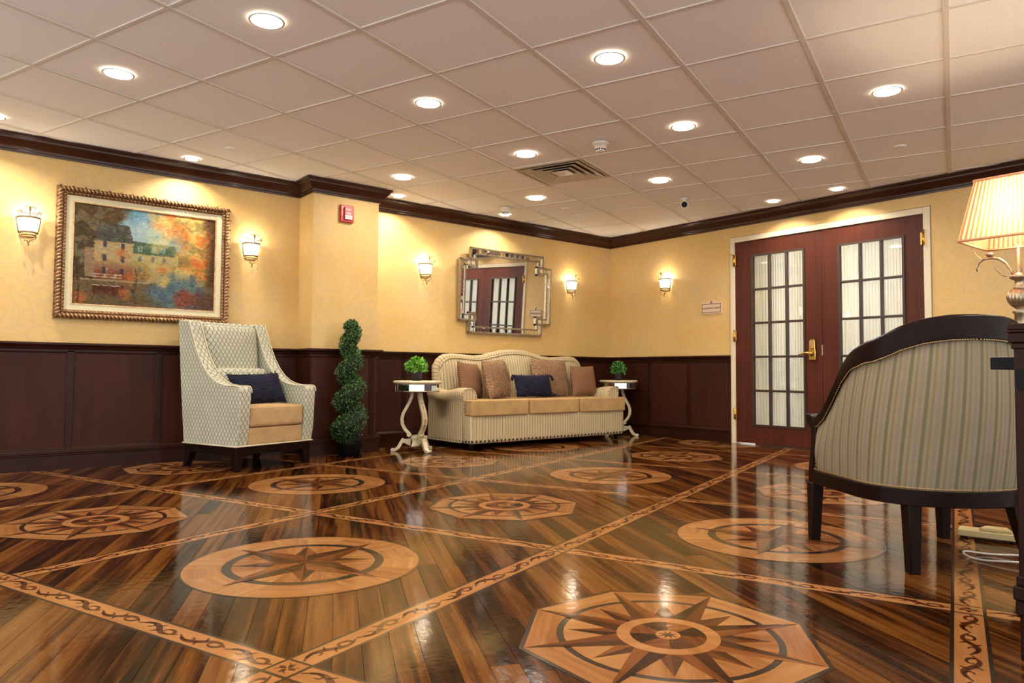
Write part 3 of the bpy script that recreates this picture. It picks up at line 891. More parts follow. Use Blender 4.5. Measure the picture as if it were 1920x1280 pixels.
# air vent
vu, vv_ = CU0+T*.5, CV0+T*5.5; wv = g2w(vu, vv_)
e = empty('air_vent', (*wv, H), GA, 'square four-way air vent with nested louvres in the ceiling', 'air vent')
mb = MB(); mb.box(-.298, .298, -.298, .298, .018, .022); mb.build('duct', simple('duct_grey', (96,84,70), .6), e)
vm = simple('vent_metal', (206,190,164), .35)
for k, (ro, ri, z0, z1) in enumerate(((.300, .268, .0, .004), (.262, .200, .012, -.008), (.198, .138, .012, -.008), (.136, .080, .012, -.008))):
    mb = MB()
    q = [(-ro, -ro), (ro, -ro), (ro, ro), (-ro, ro)]; p = [(-ri, -ri), (ri, -ri), (ri, ri), (-ri, ri)]
    for a in range(4):
        b = (a+1) % 4
        mb.add([(*q[a], z1 if k else z0), (*q[b], z1 if k else z0), (*p[b], z0), (*p[a], z0), (*q[a], (z1 if k else z0)+.003), (*q[b], (z1 if k else z0)+.003), (*p[b], z0+.003), (*p[a], z0+.003)], [(0,1,2,3), (7,6,5,4), (0,4,5,1), (2,6,7,3)])
    mb.build('frame' if k == 0 else 'louvre', vm, e)
mb = MB(); mb.box(-.07, .07, -.07, .07, -.004, .0); mb.lathe([(.012, -.004), (.012, -.008), (0, -.009)], 12); mb.build('centre_plate', vm, e)

# ---------------------------------------------------------------- soft shapes
def cushion(mb, x0, x1, y0, y1, z0, z1, r=.04, puff=.02, n=10, axis='z'):
    """rounded box with a crown on the given axis"""
    c = Vector(((x0+x1)/2, (y0+y1)/2, (z0+z1)/2)); h = Vector(((x1-x0)/2, (y1-y0)/2, (z1-z0)/2))
    r = min(r, *(h*.98)); V = {}; vs = []; fs = []
    ax = 'xyz'.index(axis)
    def put(p):
        k = tuple(round(q, 4) for q in p)
        if k in V: return V[k]
        P = Vector([p[i]*h[i] for i in range(3)])
        inner = Vector([max(-(h[i]-r), min(h[i]-r, P[i])) for i in range(3)])
        d = P-inner
        if d.length > 1e-7: P = inner + d.normalized()*r
        o = [i for i in range(3) if i != ax]
        s_ = (1-p[o[0]]**4)*(1-p[o[1]]**4)
        P[ax] += puff*s_*p[ax]
        V[k] = len(vs); vs.append(P+c); return V[k]
    g = [math.sin((2*i/n-1)*PI/2) for i in range(n+1)]
    for a in range(3):
        b, d = [(1,2),(2,0),(0,1)][a]
        for sgn in (-1, 1):
            for i in range(n):
                for j in range(n):
                    q = []
                    for (s_, t_) in ((g[i],g[j]),(g[i+1],g[j]),(g[i+1],g[j+1]),(g[i],g[j+1])):
                        p = [0,0,0]; p[a] = sgn; p[b] = s_; p[d] = t_; q.append(put(p))
                    fs.append(tuple(q if sgn > 0 else q[::-1]))
    mb.add(vs, fs, True); return mb
def pillow_mesh(name, w, h, t, n=18, ear=.06, jag=0):
    """pillow standing in the yz plane, front to +x, origin at the bottom middle"""
    mb = MB()
    for sgn in (1, -1):
        def fn(a, b):
            x, y = 2*a-1, 2*b-1
            k = (max(0, 1-abs(x)**2.6)*max(0, 1-abs(y)**2.6))**.55
            px = x*(1-ear*(1-abs(x))*0 - ear*(1-y*y)); py = y*(1-ear*(1-x*x))
            j = jag*math.sin(37*x+11*y)*(.5+.5*math.sin(53*y+3*x)) if max(abs(x), abs(y)) > .97 else 0
            return (sgn*(t/2*k), px*w/2+j, h/2+py*h/2+j)
        mb.surf(fn, n, n, True, lambda a, b: (a*w, b*h), flip=(sgn < 0))
    return mb.mesh(name)
def pillow(name, w, h, t, mat, loc, rx, ry, rz, label, ear=.06, parts=None):
    e = empty(name, loc, 0, label, 'pillow')
    e.rotation_euler = (rx, ry, rz)
    me = pillow_mesh('cover', w, h, t, ear=ear); me.materials.append(mat); link('cover', me, None, e)
    if name == 'fur_pillow':
        mb = MB(); vs = me.vertices
        for k in range(5200):
            p = random.choice(me.polygons); c = Vector(p.center)+Vector((0, random.uniform(-.012, .012), random.uniform(-.012, .012))); n = Vector(p.normal)
            d = (n*.55+Vector((0, .45*math.sin(c.y*60+c.z*35), -.7))+Vector([random.uniform(-.35, .35) for _ in range(3)])).normalized(); L = random.uniform(.012, .022); sd = d.cross(n).normalized()*.0022
            mb.add([c-sd, c+sd, c+d*L], [(0, 1, 2)])
        mb.build('fur', mat, e, kind='stuff')
    return e
def fringe(e, w, h, mat, tassel=True):
    mb = MB()
    for k in range(70):
        s_ = random.uniform(-1, 1); side = random.choice((0, 1))
        z = h*.94+.012 if side else h*.06; y = s_*w/2*.94; L = random.uniform(.018, .040)
        d = (random.uniform(-.5, .5), random.uniform(-.6, .6), 1 if side else -1)
        z = z-.014*(1-s_*s_) if side else z+.01*(1-s_*s_)
        mb.tube([(0, y, z), (d[0]*L*.5, y+d[1]*L, z+d[2]*L*.7)], [.004, .0012], 4)
    for k in range(50):
        s_ = random.uniform(.04, .96); sd = random.choice((-1, 1)); L = random.uniform(.018, .040)
        y = sd*(w/2*.95-.012*math.sin(s_*PI)); mb.tube([(0, y, s_*h), (random.uniform(-.4,.4)*L, y+sd*L*.7, s_*h+random.uniform(-.6,.6)*L)], [.004, .0012], 4)
    mb.build('fringe', mat, e, kind='stuff')
    if tassel:
        for sy, sz in ((-1, 1), (1, 1), (1, 0)):
            mb = MB(); y, z = sy*w/2*.97, h*.97 if sz else h*.05
            o_ = (.0, sy*.035, -.038 if sz else .006)
            mb.tube([(0, y, z), (.006, y+o_[1]*.35, z+.006), (.012, y+o_[1]*.8, z+o_[2]*.4), (.012, y+o_[1], z+o_[2]), (.012, y+o_[1]*1.1, z+o_[2]*1.5)], [.005, .007, .012, .016, .010], 8)
            mb.build('tassel', mat, e)

# ---------------------------------------------------------------- wing armchair
AX, AY = -5.633, 1.985
ac = empty('wing_armchair', (AX, AY, 0), math.radians(19.1), 'high-backed armchair in pale trellis fabric with tan seat, under the painting', 'armchair')
prof = [(-.31,.178), (.300,.178), (.322,.30), (.335,.56), (.330,.590), (.315,.604), (.29,.608), (.20,.608), (.12,.618), (.05,.640), (-.02,.680), (-.085,.740), (-.145,.82), (-.195,.91), (-.235,1.00), (-.27,1.085), (-.28,1.10), (-.29,1.104), (-.400,1.104), (-.412,1.09), (-.40,1.02), (-.36,.60)]
for s_ in (-1, 1):
    mb = MB(); mb.prism(prof, 'y', s_*.255, s_*.352); mb.build('side_wing', M['ogee'], ac, bevel=.014, seg=3)
mb = MB(); mb.prism([(-.312,.178), (-.20,.178), (-.22,.60), (-.285,1.085), (-.30,1.10), (-.402,1.10), (-.408,1.09), (-.395,1.0), (-.36,.60)], 'y', -.256, .256); mb.build('back', M['ogee'], ac, bevel=.012)
mb = MB(); cushion(mb, -.05, .05, -.246, .246, 0, .62, .04, .03, 10, 'x'); mb.xf(Matrix.Translation((-.215, 0, .46)) @ Matrix.Rotation(-.115, 4, 'Y')); mb.build('back_cushion', M['ogee'], ac)
mb = MB(); cushion(mb, -.05, .05, -.24, .24, 0, .285, .045, .02, 8, 'x'); mb.xf(Matrix.Translation((-.070, 0, .465)) @ Matrix.Rotation(-.26, 4, 'Y')); mb.build('lumbar_cushion', M['ogee'], ac)
mb = MB(); cushion(mb, -.22, .318, -.249, .249, .312, .462, .022, .012, 12); mb.build('seat_cushion', M['tan'], ac)
mb = MB(); mb.tube([(-.2,-.247,.447), (.300,-.247,.447), (.312,-.238,.447), (.312,.238,.447), (.300,.247,.447), (-.2,.247,.447)], .005, 6)
mb.build('welt', M['tan2'], ac)
mb = MB(); mb.box(-.20, .304, -.255, .255, .182, .308); mb.build('front_rail', M['tan'], ac, bevel=.012)
mb = MB(); mb.tube([(-.315,-.354,.180), (.303,-.354,.180), (.305,.354,.180), (-.315,.354,.180)], .006, 6, closed=True); mb.build('bottom_welt', M['welt'], ac)
mb = MB()
for s_ in (-1, 1):
    for sd in (.256, .351): mb.tube([(p[0]+.004, s_*sd, p[1]+.003) for p in prof[3:17]], .0042, 6)
mb.build('edge_piping', M['welt'], ac)
mb = MB(); mb.box(-.305, .295, -.345, .345, .115, .178); mb.build('base_frame', M['darkwood'], ac, bevel=.004, seg=2)
for sx, sy in ((1,-1), (1,1), (-1,-1), (-1,1)):
    mb = MB(); t0 = .032; t1 = .021
    x0, y0 = (.262, .312*sy) if sx > 0 else (-.268, .312*sy); x1 = x0+(.012 if sx > 0 else -.045); y1 = y0+.006*sy
    V = []
    for (x, y, z, t_) in ((x0, y0, .13, t0), (x0+(x1-x0)*.35, y0, .07, t0*.85), (x1, y1, 0, t1)):
        V += [(x-t_, y-t_, z), (x+t_, y-t_, z), (x+t_, y+t_, z), (x-t_, y+t_, z)]
    mb.add(V, [(0,1,2,3), (11,10,9,8)] + [(b*4+k, b*4+4+k, b*4+4+(k+1)%4, b*4+(k+1)%4) for b in (0,1) for k in range(4)]); mb.build('leg', M['darkwood'], ac, bevel=.003, seg=2)
ca_, sa_ = math.cos(math.radians(19.1)), math.sin(math.radians(19.1))
pc = (AX+ca_*.14-sa_*.0, AY+sa_*.14+ca_*.0)
p = pillow('lumbar_pillow', .48, .25, .13, M['navy'], (*pc, .472), .03, -.42, math.radians(19.1), 'shaggy navy blue pillow on the high-backed armchair', .05)
fringe(p, .48, .25, M['navy'], False)

# ---------------------------------------------------------------- sofa
SXc, SYc = -5.775, 4.965
so = empty('sofa', (SXc, SYc, 0), 0, 'camel-back sofa in cream striped fabric with three honey seat cushions', 'sofa')
mb = MB(); cushion(mb, -.355, .368, -1.042, 1.042, .058, .335, .022, .006, 10, 'x'); mb.build('base_skirt', M['stripe_u'], so)
mb = MB()
for k in range(43): mb.lathe([(.0135, 0), (.011, .006), (0, .010)], 6, (0,0,0)); mb.xf(Matrix.Translation((.366, -1.02+k*2.04/42, .082)) @ Matrix.Rotation(PI/2, 4, 'Y'), len(mb.V)-18)
for k in range(15): mb.lathe([(.0135, 0), (.011, .006), (0, .010)], 6, (0,0,0)); mb.xf(Matrix.Translation((-.33+k*.68/14, -1.040, .082)) @ Matrix.Rotation(PI/2, 4, 'X'), len(mb.V)-18)
mb.build('nailhead_trim', simple('dark_nail', (34,22,16), .4, .3), so, kind='stuff')
for sx in (-1, 1):
    for sy in (-1, 1):
        mb = MB(); mb.lathe([(.018, 0), (.026, .012), (.022, .035), (.030, .050), (.030, .062)], 14, (sx*.30, sy*.98, 0)); mb.build('foot', M['darkwood'], so)
# rolled arms: cross section in (y, z), rolled over to the outside
def arm(sgn):
    cs = [(-1.047,.062), (-1.047,.25), (-1.046,.44), (-1.050,.465), (-1.062,.50), (-1.058,.535), (-1.038,.562), (-1.005,.576), (-.965,.574), (-.930,.558), (-.905,.530), (-.893,.49), (-.89,.30)]
    mb = MB(); NX = 14; N = len(cs)
    def ring(t):
        x = -.34+.60*t; dz = -.030*math.sin(PI*min(1, t*1.15))**2 * (1 if t < .87 else 0); k = 1.0
        if t > .93: k = 1-.06*((t-.93)/.07)**2
        return [(x, sgn*((p[0]+.965)*k-.965)*1.0, (p[1]-.45)*k+.45+(dz if p[1] > .46 else 0)) for p in cs]
    ts = [i/NX for i in range(NX)] + [.97, 1.0]
    V = []; 
    for t in ts: V += ring(t)
    F = []; U = []
    L = [0]
    for i in range(1, N): L.append(L[-1]+math.dist(cs[i-1], cs[i]))
    for i in range(len(ts)-1):
        for k in range(N-1):
            q = (i*N+k, i*N+k+1, (i+1)*N+k+1, (i+1)*N+k); uv = [(.6*ts[i], L[k]), (.6*ts[i], L[k+1]), (.6*ts[i+1], L[k+1]), (.6*ts[i+1], L[k])]
            if sgn > 0: q = q[::-1]; uv = uv[::-1]
            F.append(q); U.append(uv)
    mb.add(V, F, True, U)
    mb.add(V[-N:], [tuple(range(N)) if sgn < 0 else tuple(range(N))[::-1]])
    a = mb.build('arm', M['stripe_u'], so)
    m2 = MB(); m2.tube([(.262, q[1], q[2]) for q in ring(1.0)], .007, 6); m2.build('arm_welt', M['stripe_v'], a)
arm(1); arm(-1)
# T-shaped seat cushions
def seat(y0, y1, tl, tr):
    poly = [(-.20, y0+(.16 if tl else 0)), (.255, y0+(.16 if tl else 0))]
    if tl: poly += [(.275, y0+.15), (.285, y0+.01), (.30, y0)]
    poly += [(.375, y0+.004), (.395, y0+.02), (.403, (y0+y1)/2), (.395, y1-.02), (.375, y1-.004)]
    if tr: poly += [(.30, y1), (.285, y1-.01), (.275, y1-.15)]
    poly += [(.255, y1-(.16 if tr else 0)), (-.20, y1-(.16 if tr else 0))]
    mb = MB(); mb.prism(poly, 'z', .318, .462); c = mb.build('seat_cushion', M['tan2'], so, bevel=.046, seg=6)
    front = [q for q in poly if q[0] > .28]; front = [(q[0]-.007, q[1], 0) for q in front]
    for z in (.452, .332):
        m2 = MB(); m2.tube([(q[0], q[1], z-.008*0) for q in front], .006, 6); m2.build('welt', simple('honey_welt_%d_%d' % (int(y0*100), int(z*1000)), (170,128,74), .8), c)
seat(-1.045, -.345, True, False); seat(-.341, .341, False, False); seat(.345, 1.045, False, True)
# camel back
def topz(y):
    a = abs(y)/.99
    pts = [(0,.968), (.15,.960), (.30,.930), (.42,.902), (.54,.892), (.68,.900), (.82,.908), (.90,.900), (.96,.870), (1.0,.80)]
    for (p, q), (r, s_) in zip(pts, pts[1:]):
        if a <= r:
            t = (a-p)/(r-p); t = t*t*(3-2*t) if p < .42 else t
            return q+(s_-q)*t
    return .80
def backf(a, b):
    y = -.99+1.98*a; zt = topz(y)-.035; z = .34+(zt-.34)*b
    swell = .045*math.sin(PI*min(1, b*.98+.02))**.6*(1-abs(2*a-1)**6)
    return (-.205-.10*(z-.34)+swell, y*(1-.02*(1-b)), z)
mb = MB(); mb.surf(backf, 48, 14, True, lambda a, b: (a*1.98, b*.6)); mb.build('inner_back', M['stripe_u'], so)
mb = MB()
def rearf(a, b):
    y = -.99+1.98*a; zt = topz(y)-.02; z = .10+(zt-.10)*b
    return (-.372, y, z)
mb.surf(rearf, 40, 4, True, lambda a, b: (a*1.98, b*.8), flip=True); 
def topf(a, b):
    y = -.99+1.98*a; zt = topz(y)-.028; return (-.372+(.10)*b, y, zt)
mb.surf(topf, 40, 2, True, lambda a, b: (a*1.98, b*.1), flip=True)
mb.build('outer_back', M['stripe_u'], so)
mb = MB()
path = [(-.295, -.985, .40), (-.295, -.987, .55), (-.295, -.99, .70)] + [(-.300-.012*math.sin(PI*k/60), -.99+1.98*k/60, topz(-.99+1.98*k/60)-.036) for k in range(61)] + [(-.295, .99, .70), (-.295, .987, .55), (-.295, .985, .40)]
L = [0]
for i in range(1, len(path)): L.append(L[-1]+math.dist(path[i-1], path[i]))
mb.tube(path, .042, 10)
for fi in range(len(path)-1):
    for k in range(10): mb.UV[fi*10+k] = [(L[fi], k*.02), (L[fi], k*.02+.02), (L[fi+1], k*.02+.02), (L[fi+1], k*.02)]
rr_ = mb.build('back_roll', M['stripe_u'], so)
mb = MB(); mb.tube([(backf(k/60, .985)[0]+.004, backf(k/60, .985)[1]*.985, backf(k/60, .985)[2]) for k in range(61)], .006, 6); mb.build('back_welt', M['stripe_v'], so)
# side wings of the back
for s_ in (-1, 1):
    mb = MB(); mb.prism([(-.372,.10), (-.20,.10), (-.23,.60), (-.265,.80), (-.30,.82), (-.372,.80)], 'y', s_*.95, s_*.995); mb.build('back_side', M['stripe_u'], so, bevel=.012)

def sof(x, y): return (SXc+x, SYc+y)
Z0 = .468
pillow('waffle_pillow', .38, .36, .16, M['waffle'], (*sof(-.02, -.735), Z0), -.08, -.22, .42, 'brown waffle-weave pillow at the left end of the sofa', .05)
pillow('fur_pillow', .42, .39, .19, M['fur'], (*sof(.07, -.455), Z0), .06, -.22, .38, 'narrow-looking caramel furry pillow left of the navy pillow on the sofa', .04)
p = pillow('lumbar_pillow', .52, .235, .13, M['navy'], (*sof(.10, -.02), Z0+.004), 0, -.28, .05, 'tasselled navy blue pillow in the middle of the sofa', .05)
fringe(p, .52, .235, M['navy'], True)
pillow('fur_pillow', .51, .41, .18, M['fur'], (*sof(-.055, .35), Z0), -.03, -.20, .0, 'wide caramel furry pillow right of the navy pillow on the sofa', .04)
pillow('waffle_pillow', .34, .34, .15, M['waffle'], (*sof(.04, .765), Z0), 0, -.20, -.10, 'brown waffle-weave pillow at the right end of the sofa', .05)

# ---------------------------------------------------------------- mirrored side tables
def side_table(x, y, label, rz):
    e = empty('side_table', (x, y, 0), math.radians(rz), label, 'side table', 'cream pedestal tables by the sofa')
    mb = MB(); mb.lathe([(0, .612), (.200, .612), (.214, .616), (.222, .624), (.222, .632), (.214, .640), (.206, .642), (.203, .638)], 48, cap=False); top = mb.build('top_rim', M['cream_paint'], e)
    mb = MB(); mb.lathe([(.2035, .638), (0, .638)], 48, cap=False); mb.build('glass_top', M['mirror'], top)
    mb = MB(); mb.lathe([(.192, .545), (.192, .612)], 40, cap=False, smooth=False); mb.build('apron_core', M['cream_paint'], e)
    n = 18
    w = 2*.196*math.tan(PI/n)
    pm = MB(); pm.box(.1935, .1975, -w/2*.96, w/2*.96, .552, .608); pme = pm.mesh('mirror_panel'); pme.materials.append(M['mirror'])
    for k in range(n): link('mirror_panel', pme, None, e, (0,0,0), 2*PI*k/n)
    mb = MB(); mb.lathe([(.185, .540), (.200, .540), (.203, .546), (.200, .552), (.190, .552)], 40); mb.build('apron_bead', M['silver'], e)
    # S-shaped legs in the radial plane
    cen = [(.045,.545), (.050,.50), (.068,.45), (.098,.395), (.125,.345), (.137,.295), (.132,.245), (.112,.205), (.088,.178), (.068,.158), (.058,.142)]
    wid = [.030,.028,.026,.026,.027,.029,.029,.028,.027,.026,.024]
    def slab(cen, wid, th, name, mat, extra=None):
        L_, R_ = [], []
        for i, p in enumerate(cen):
            a = cen[max(i-1,0)]; b = cen[min(i+1,len(cen)-1)]; dx, dz = b[0]-a[0], b[1]-a[1]; l_ = math.hypot(dx,dz); nx, nz = -dz/l_, dx/l_
            L_.append((p[0]+nx*wid[i]/2, p[1]+nz*wid[i]/2)); R_.append((p[0]-nx*wid[i]/2, p[1]-nz*wid[i]/2))
        mb = MB(); V = []; N = len(cen)
        for i in range(N):
            V += [(L_[i][0], -th, L_[i][1]), (L_[i][0], th, L_[i][1]), (R_[i][0], th, R_[i][1]), (R_[i][0], -th, R_[i][1])]
        F = [(0,1,2,3), tuple(4*(N-1)+k for k in (3,2,1,0))] + [(4*i+k, 4*i+4+k, 4*i+4+(k+1)%4, 4*i+(k+1)%4) for i in range(N-1) for k in range(4)]
        mb.add(V, F)
        if extra: extra(mb)
        return mb
    def disc(mb, cx, cz, r, th):
        o = len(mb.V); mb.lathe([(r, -th), (r, th)], 16); mb.xf(Matrix.Translation((cx, 0, cz)) @ Matrix.Rotation(PI/2, 4, 'X'), o)
    leg = slab(cen, wid, .019, 'leg', None, lambda m_: disc(m_, .072, .150, .020, .021)).mesh('leg'); leg.materials.append(M['cream_paint'])
    outer = [(c[0]+w_/2+.0015, c[1]) for c, w_ in zip(cen, wid)]
    inl = MB()
    for i in range(2, len(outer)-2):
        a, b = outer[i], outer[i+1]
        inl.add([(a[0]+.002, -.010, a[1]), (a[0]+.002, .010, a[1]), (b[0]+.002, .010, b[1]), (b[0]+.002, -.010, b[1])], [(0,1,2,3)])
    inl = inl.mesh('leg_inlay'); inl.materials.append(M['cream_gilt'])
    fcen = [(.055,.085), (.085,.088), (.115,.095), (.140,.085), (.152,.060), (.172,.030), (.198,.014), (.222,.012)]
    foot = slab(fcen, [.07,.05,.032,.030,.030,.026,.024,.022], .020, 'foot', None, lambda m_: (disc(m_, .128, .103, .016, .022), disc(m_, .222, .014, .014, .022))).mesh('foot'); foot.materials.append(M['cream_paint'])
    for k in range(3):
        l_ = link('leg', leg, None, e, (0,0,0), k*2*PI/3, .0, 2); link('leg_inlay', inl, None, l_)
        link('foot', foot, None, e, (0,0,0), k*2*PI/3)
    mb = MB(); mb.lathe([(.085, .045), (.098, .052), (.080, .075), (.078, .10), (.096, .128), (.096, .140), (.05, .145), (.025, .15)], 3, smooth=False); mb.xf(Matrix.Rotation(PI/3, 4, 'Z')); mb.build('plinth', M['cream_paint'], e)
    return e
side_table(-5.700, 3.535, 'round cream pedestal table with mirrored apron, left of the sofa', -4)
side_table(-5.770, 6.310, 'round cream pedestal table with mirrored apron, right of the sofa in the corner', 30)
def leaves(mb, pts, nrm, size, jit):
    for p, n in zip(pts, nrm):
        n = (n+Vector([random.uniform(-jit, jit) for _ in range(3)])).normalized()
        t = n.orthogonal().normalized(); t = (Matrix.Rotation(random.uniform(0, 2*PI), 3, n) @ t)
        b = n.cross(t); s_ = size*random.uniform(.7, 1.3); d = (t*.7+n*.7).normalized()
        mb.add([p, p+d*s_*.5+b*s_*.28, p+d*s_, p+d*s_*.5-b*s_*.28], [(0,1,2,3)])
def potted(x, y, z, mat, label, r=.085, flat=.8):
    e = empty('potted_plant', (x, y, z), 0, label, 'plant', 'small potted plants')
    mb = MB(); mb.lathe([(0, 0), (.040, 0), (.050, .088), (.054, .092), (.050, .094), (.046, .084), (0, .082)], 24, cap=False); mb.build('pot', M['pot'], e)
    mb = MB(); P = []; N_ = []
    for k in range(1100):
        v = Vector((random.gauss(0,1), random.gauss(0,1), random.gauss(0,1))).normalized()
        if v.z < -.55: continue
        rr = r*random.uniform(.72, 1.0)*(1+.12*math.sin(7*v.x+3)*math.sin(6*v.y+1)+.1*math.sin(9*v.z)); P.append(Vector((v.x*rr, v.y*rr, .132+v.z*rr*flat))); N_.append(v)
    leaves(mb, P, N_, .028, .7); mb.build('foliage', mat, e, kind='stuff')
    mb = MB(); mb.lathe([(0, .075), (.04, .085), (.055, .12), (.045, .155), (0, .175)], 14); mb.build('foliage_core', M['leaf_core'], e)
potted(-5.715, 3.535, .639, M['leaf_bright'], 'bright lime green ball plant in dark pot on the left side table', .092)
potted(-5.775, 6.315, .639, M['leaf_green'], 'darker green leafy plant in dark pot on the right side table', .080, .95)

# ---------------------------------------------------------------- spiral topiary
tp = empty('spiral_topiary', (-5.700, 2.862, 0), 0, 'tall spiral boxwood topiary in a dark pot against the column', 'plant')
mb = MB(); mb.lathe([(0, 0), (.085, 0), (.105, .11), (.110, .12), (.104, .122), (.098, .11), (0, .108)], 28, cap=False); mb.build('pot', simple('black_pot', (15,13,12), .6, 0, .1), tp)
mb = MB(); mb.tube([(0, 0, .10), (0, 0, .95)], [.014, .007], 8); mb.build('trunk', M['trunk'], tp)
def spiral(t):
    z = .138+.967*t; hr = .066*(1-t)**.8+.014; r = .098*(1-t)**.7+.046*(1-.25*t)
    r = .094-.030*t
    a = 2*PI*(4.05*t)+1.9
    return Vector((hr*math.cos(a), hr*math.sin(a), z)), r
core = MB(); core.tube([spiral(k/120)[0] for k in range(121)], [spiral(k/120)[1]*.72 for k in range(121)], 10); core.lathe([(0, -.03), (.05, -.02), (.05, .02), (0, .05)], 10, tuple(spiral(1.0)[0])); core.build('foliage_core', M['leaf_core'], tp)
mb = MB(); P = []; N_ = []
for k in range(11500):
    t = random.random()**1.05; c, r = spiral(t); c2, _ = spiral(min(1, t+.005)); tg = (c2-c).normalized() if t < .995 else Vector((0,0,1))
    a = tg.orthogonal().normalized(); v = Matrix.Rotation(random.uniform(0, 2*PI), 3, tg) @ a
    if random.random() < .03 or t > .985: v = (v+tg*random.uniform(0, 1.5)*(1 if t > .5 else -1)).normalized()
    P.append(c+v*r*random.uniform(.74, 1.0)); N_.append(v)
ct, rt = spiral(1.0)
for k in range(700):
    v = Vector((random.gauss(0,1), random.gauss(0,1), abs(random.gauss(0,1)))).normalized(); P.append(Vector((0, 0, ct.z-.015))+Vector((v.x*.062, v.y*.062, v.z*.075))*random.uniform(.75, 1)); N_.append(v)
leaves(mb, P, N_, .0165, .9); mb.build('foliage', M['leaf_dark'], tp, kind='stuff')

# ---------------------------------------------------------------- wall sconces
def sconce(x, y, z, rz, label):
    """local: wall plane x=0, out = +x, z=0 at shade middle"""
    e = empty('wall_sconce', (x, y, z), rz, label, 'wall sconce', 'crystal wall sconces')
    mb = MB(); mb.box(0, .012, -.045, .045, -.07, .06); mb.build('back_plate', M['iron'], e, bevel=.004, seg=2)
    hw0, hw1 = .074, .056; z1, z0 = .062, -.060; dp = .092
    def half(hw, d, z): return [(.012+d*math.sin(PI*k/14), -hw*math.cos(PI*k/14), z) for k in range(15)]
    mb = MB()
    mb.surf(lambda a, b: tuple(half(hw0+(hw1-hw0)*b-.003, dp*(1-.22*b)-.003, z1+(z0+.02-z1)*b)[int(round(a*14))]), 14, 4, flip=False)
    mb.build('glass_shade', M['sconce_glass'], e)
    for zz, hw, d in ((z1, hw0, dp), (z0+.018, hw1, dp*.8)):
        mb = MB()
        A = half(hw+.002, d+.002, zz); V = [(p[0], p[1], zz-.007) for p in A]+[(p[0], p[1], zz+.007) for p in A]+[(p[0]*.96, p[1]*.95, zz+.007) for p in A]+[(p[0]*.96, p[1]*.95, zz-.007) for p in A]
        n = len(A); mb.add(V, [(r_*n+k, r_*n+k+1, ((r_+1)%4)*n+k+1, ((r_+1)%4)*n+k) for r_ in range(4) for k in range(n-1)])
        mb.build('rim_band', M['iron'], e)
    mb = MB()
    for s_ in (-1, 1): mb.tube([(.016, s_*hw0, z1), (.016, s_*hw1, z0+.012)], .0055, 6)
    mb.tube([p for p in half(hw1*.9, dp*.7, z0)], .005, 6); mb.build('side_bar', M['iron'], e)
    mb = MB()
    for s_ in (-1, 1):
        mb.tube([(.10, s_*(.006+.055*t), z1+.012+.010*math.cos(t*4)+.03*t) for t in [k/8 for k in range(9)]], .0035, 6)
        c = (.085, s_*.056, z1+.034); mb.tube([(c[0], c[1]+s_*.014*(1-.5*q/12)*math.cos(-PI/2+q*.42), c[2]+.014*(1-.5*q/12)*math.sin(-PI/2+q*.42)) for q in range(13)], .0032, 6)
        c = (.10, s_*.018, z1+.060); mb.tube([(.10, s_*.002, z1+.036)] + [(c[0], c[1]-s_*.013*math.cos(q*.38), c[2]+.013*math.sin(q*.38)) for q in range(10)], .0034, 6)
    mb.build('scrollwork', M['iron'], e)
    mb = MB(); mb.lathe([(.003, 0), (.006, .012), (.0035, .028), (.009, .046), (.006, .060), (0, .078)], 10, (.10, 0, z1+.006)); mb.build('finial', M['iron'], e)
    mb = MB()
    for s_ in (-1, 1):
        mb.tube([(.05, s_*.050, z0), (.05, s_*.046, z0-.014), (.05, s_*.030, z0-.024), (.05, s_*.014, z0-.034), (.05, s_*.004, z0-.052), (.05, 0, z0-.064)], .0035, 6)
        mb.tube([(.05, s_*.004, z0-.045), (.055, s_*.016, z0-.036), (.055, s_*.024, z0-.040), (.055, s_*.022, z0-.048)], .003, 6)
    mb.lathe([(0, -.020), (.007, -.012), (.004, 0)], 8, (.05, 0, z0-.062)); mb.build('lower_scroll', M['iron'], e)
    for yy, L_ in ((-.044, .085), (.044, .085), (0, .105)):
        mb = MB(); zt = z0-.018-(.03 if yy == 0 else 0)
        mb.lathe([(.001, 0), (.001, -.02), (.0045, -.026), (.001, -.034), (.001, -.045), (.006, -.058), (.0045, -.075), (0, -L_)], 6, (.055, yy, zt), smooth=False); mb.build('crystal_drop', M['crystal'], e)
    point_light('bulb', e, (.055, 0, z1+.015), SCONCE_W, .022)
sconce(XL, .565, 1.735, 0, 'crystal wall sconce at the far left, left of the landscape painting')
sconce(XL, 2.150, 1.735, 0, 'crystal wall sconce between the landscape painting and the column')
sconce(XL, 3.895, 1.735, 0, 'crystal wall sconce between the column and the mirror')
sconce(XL, 5.915, 1.735, 0, 'crystal wall sconce right of the mirror, near the corner')
sconce(-5.300, YR, 1.735, -PI/2, 'crystal wall sconce on the door wall, left of the office sign')

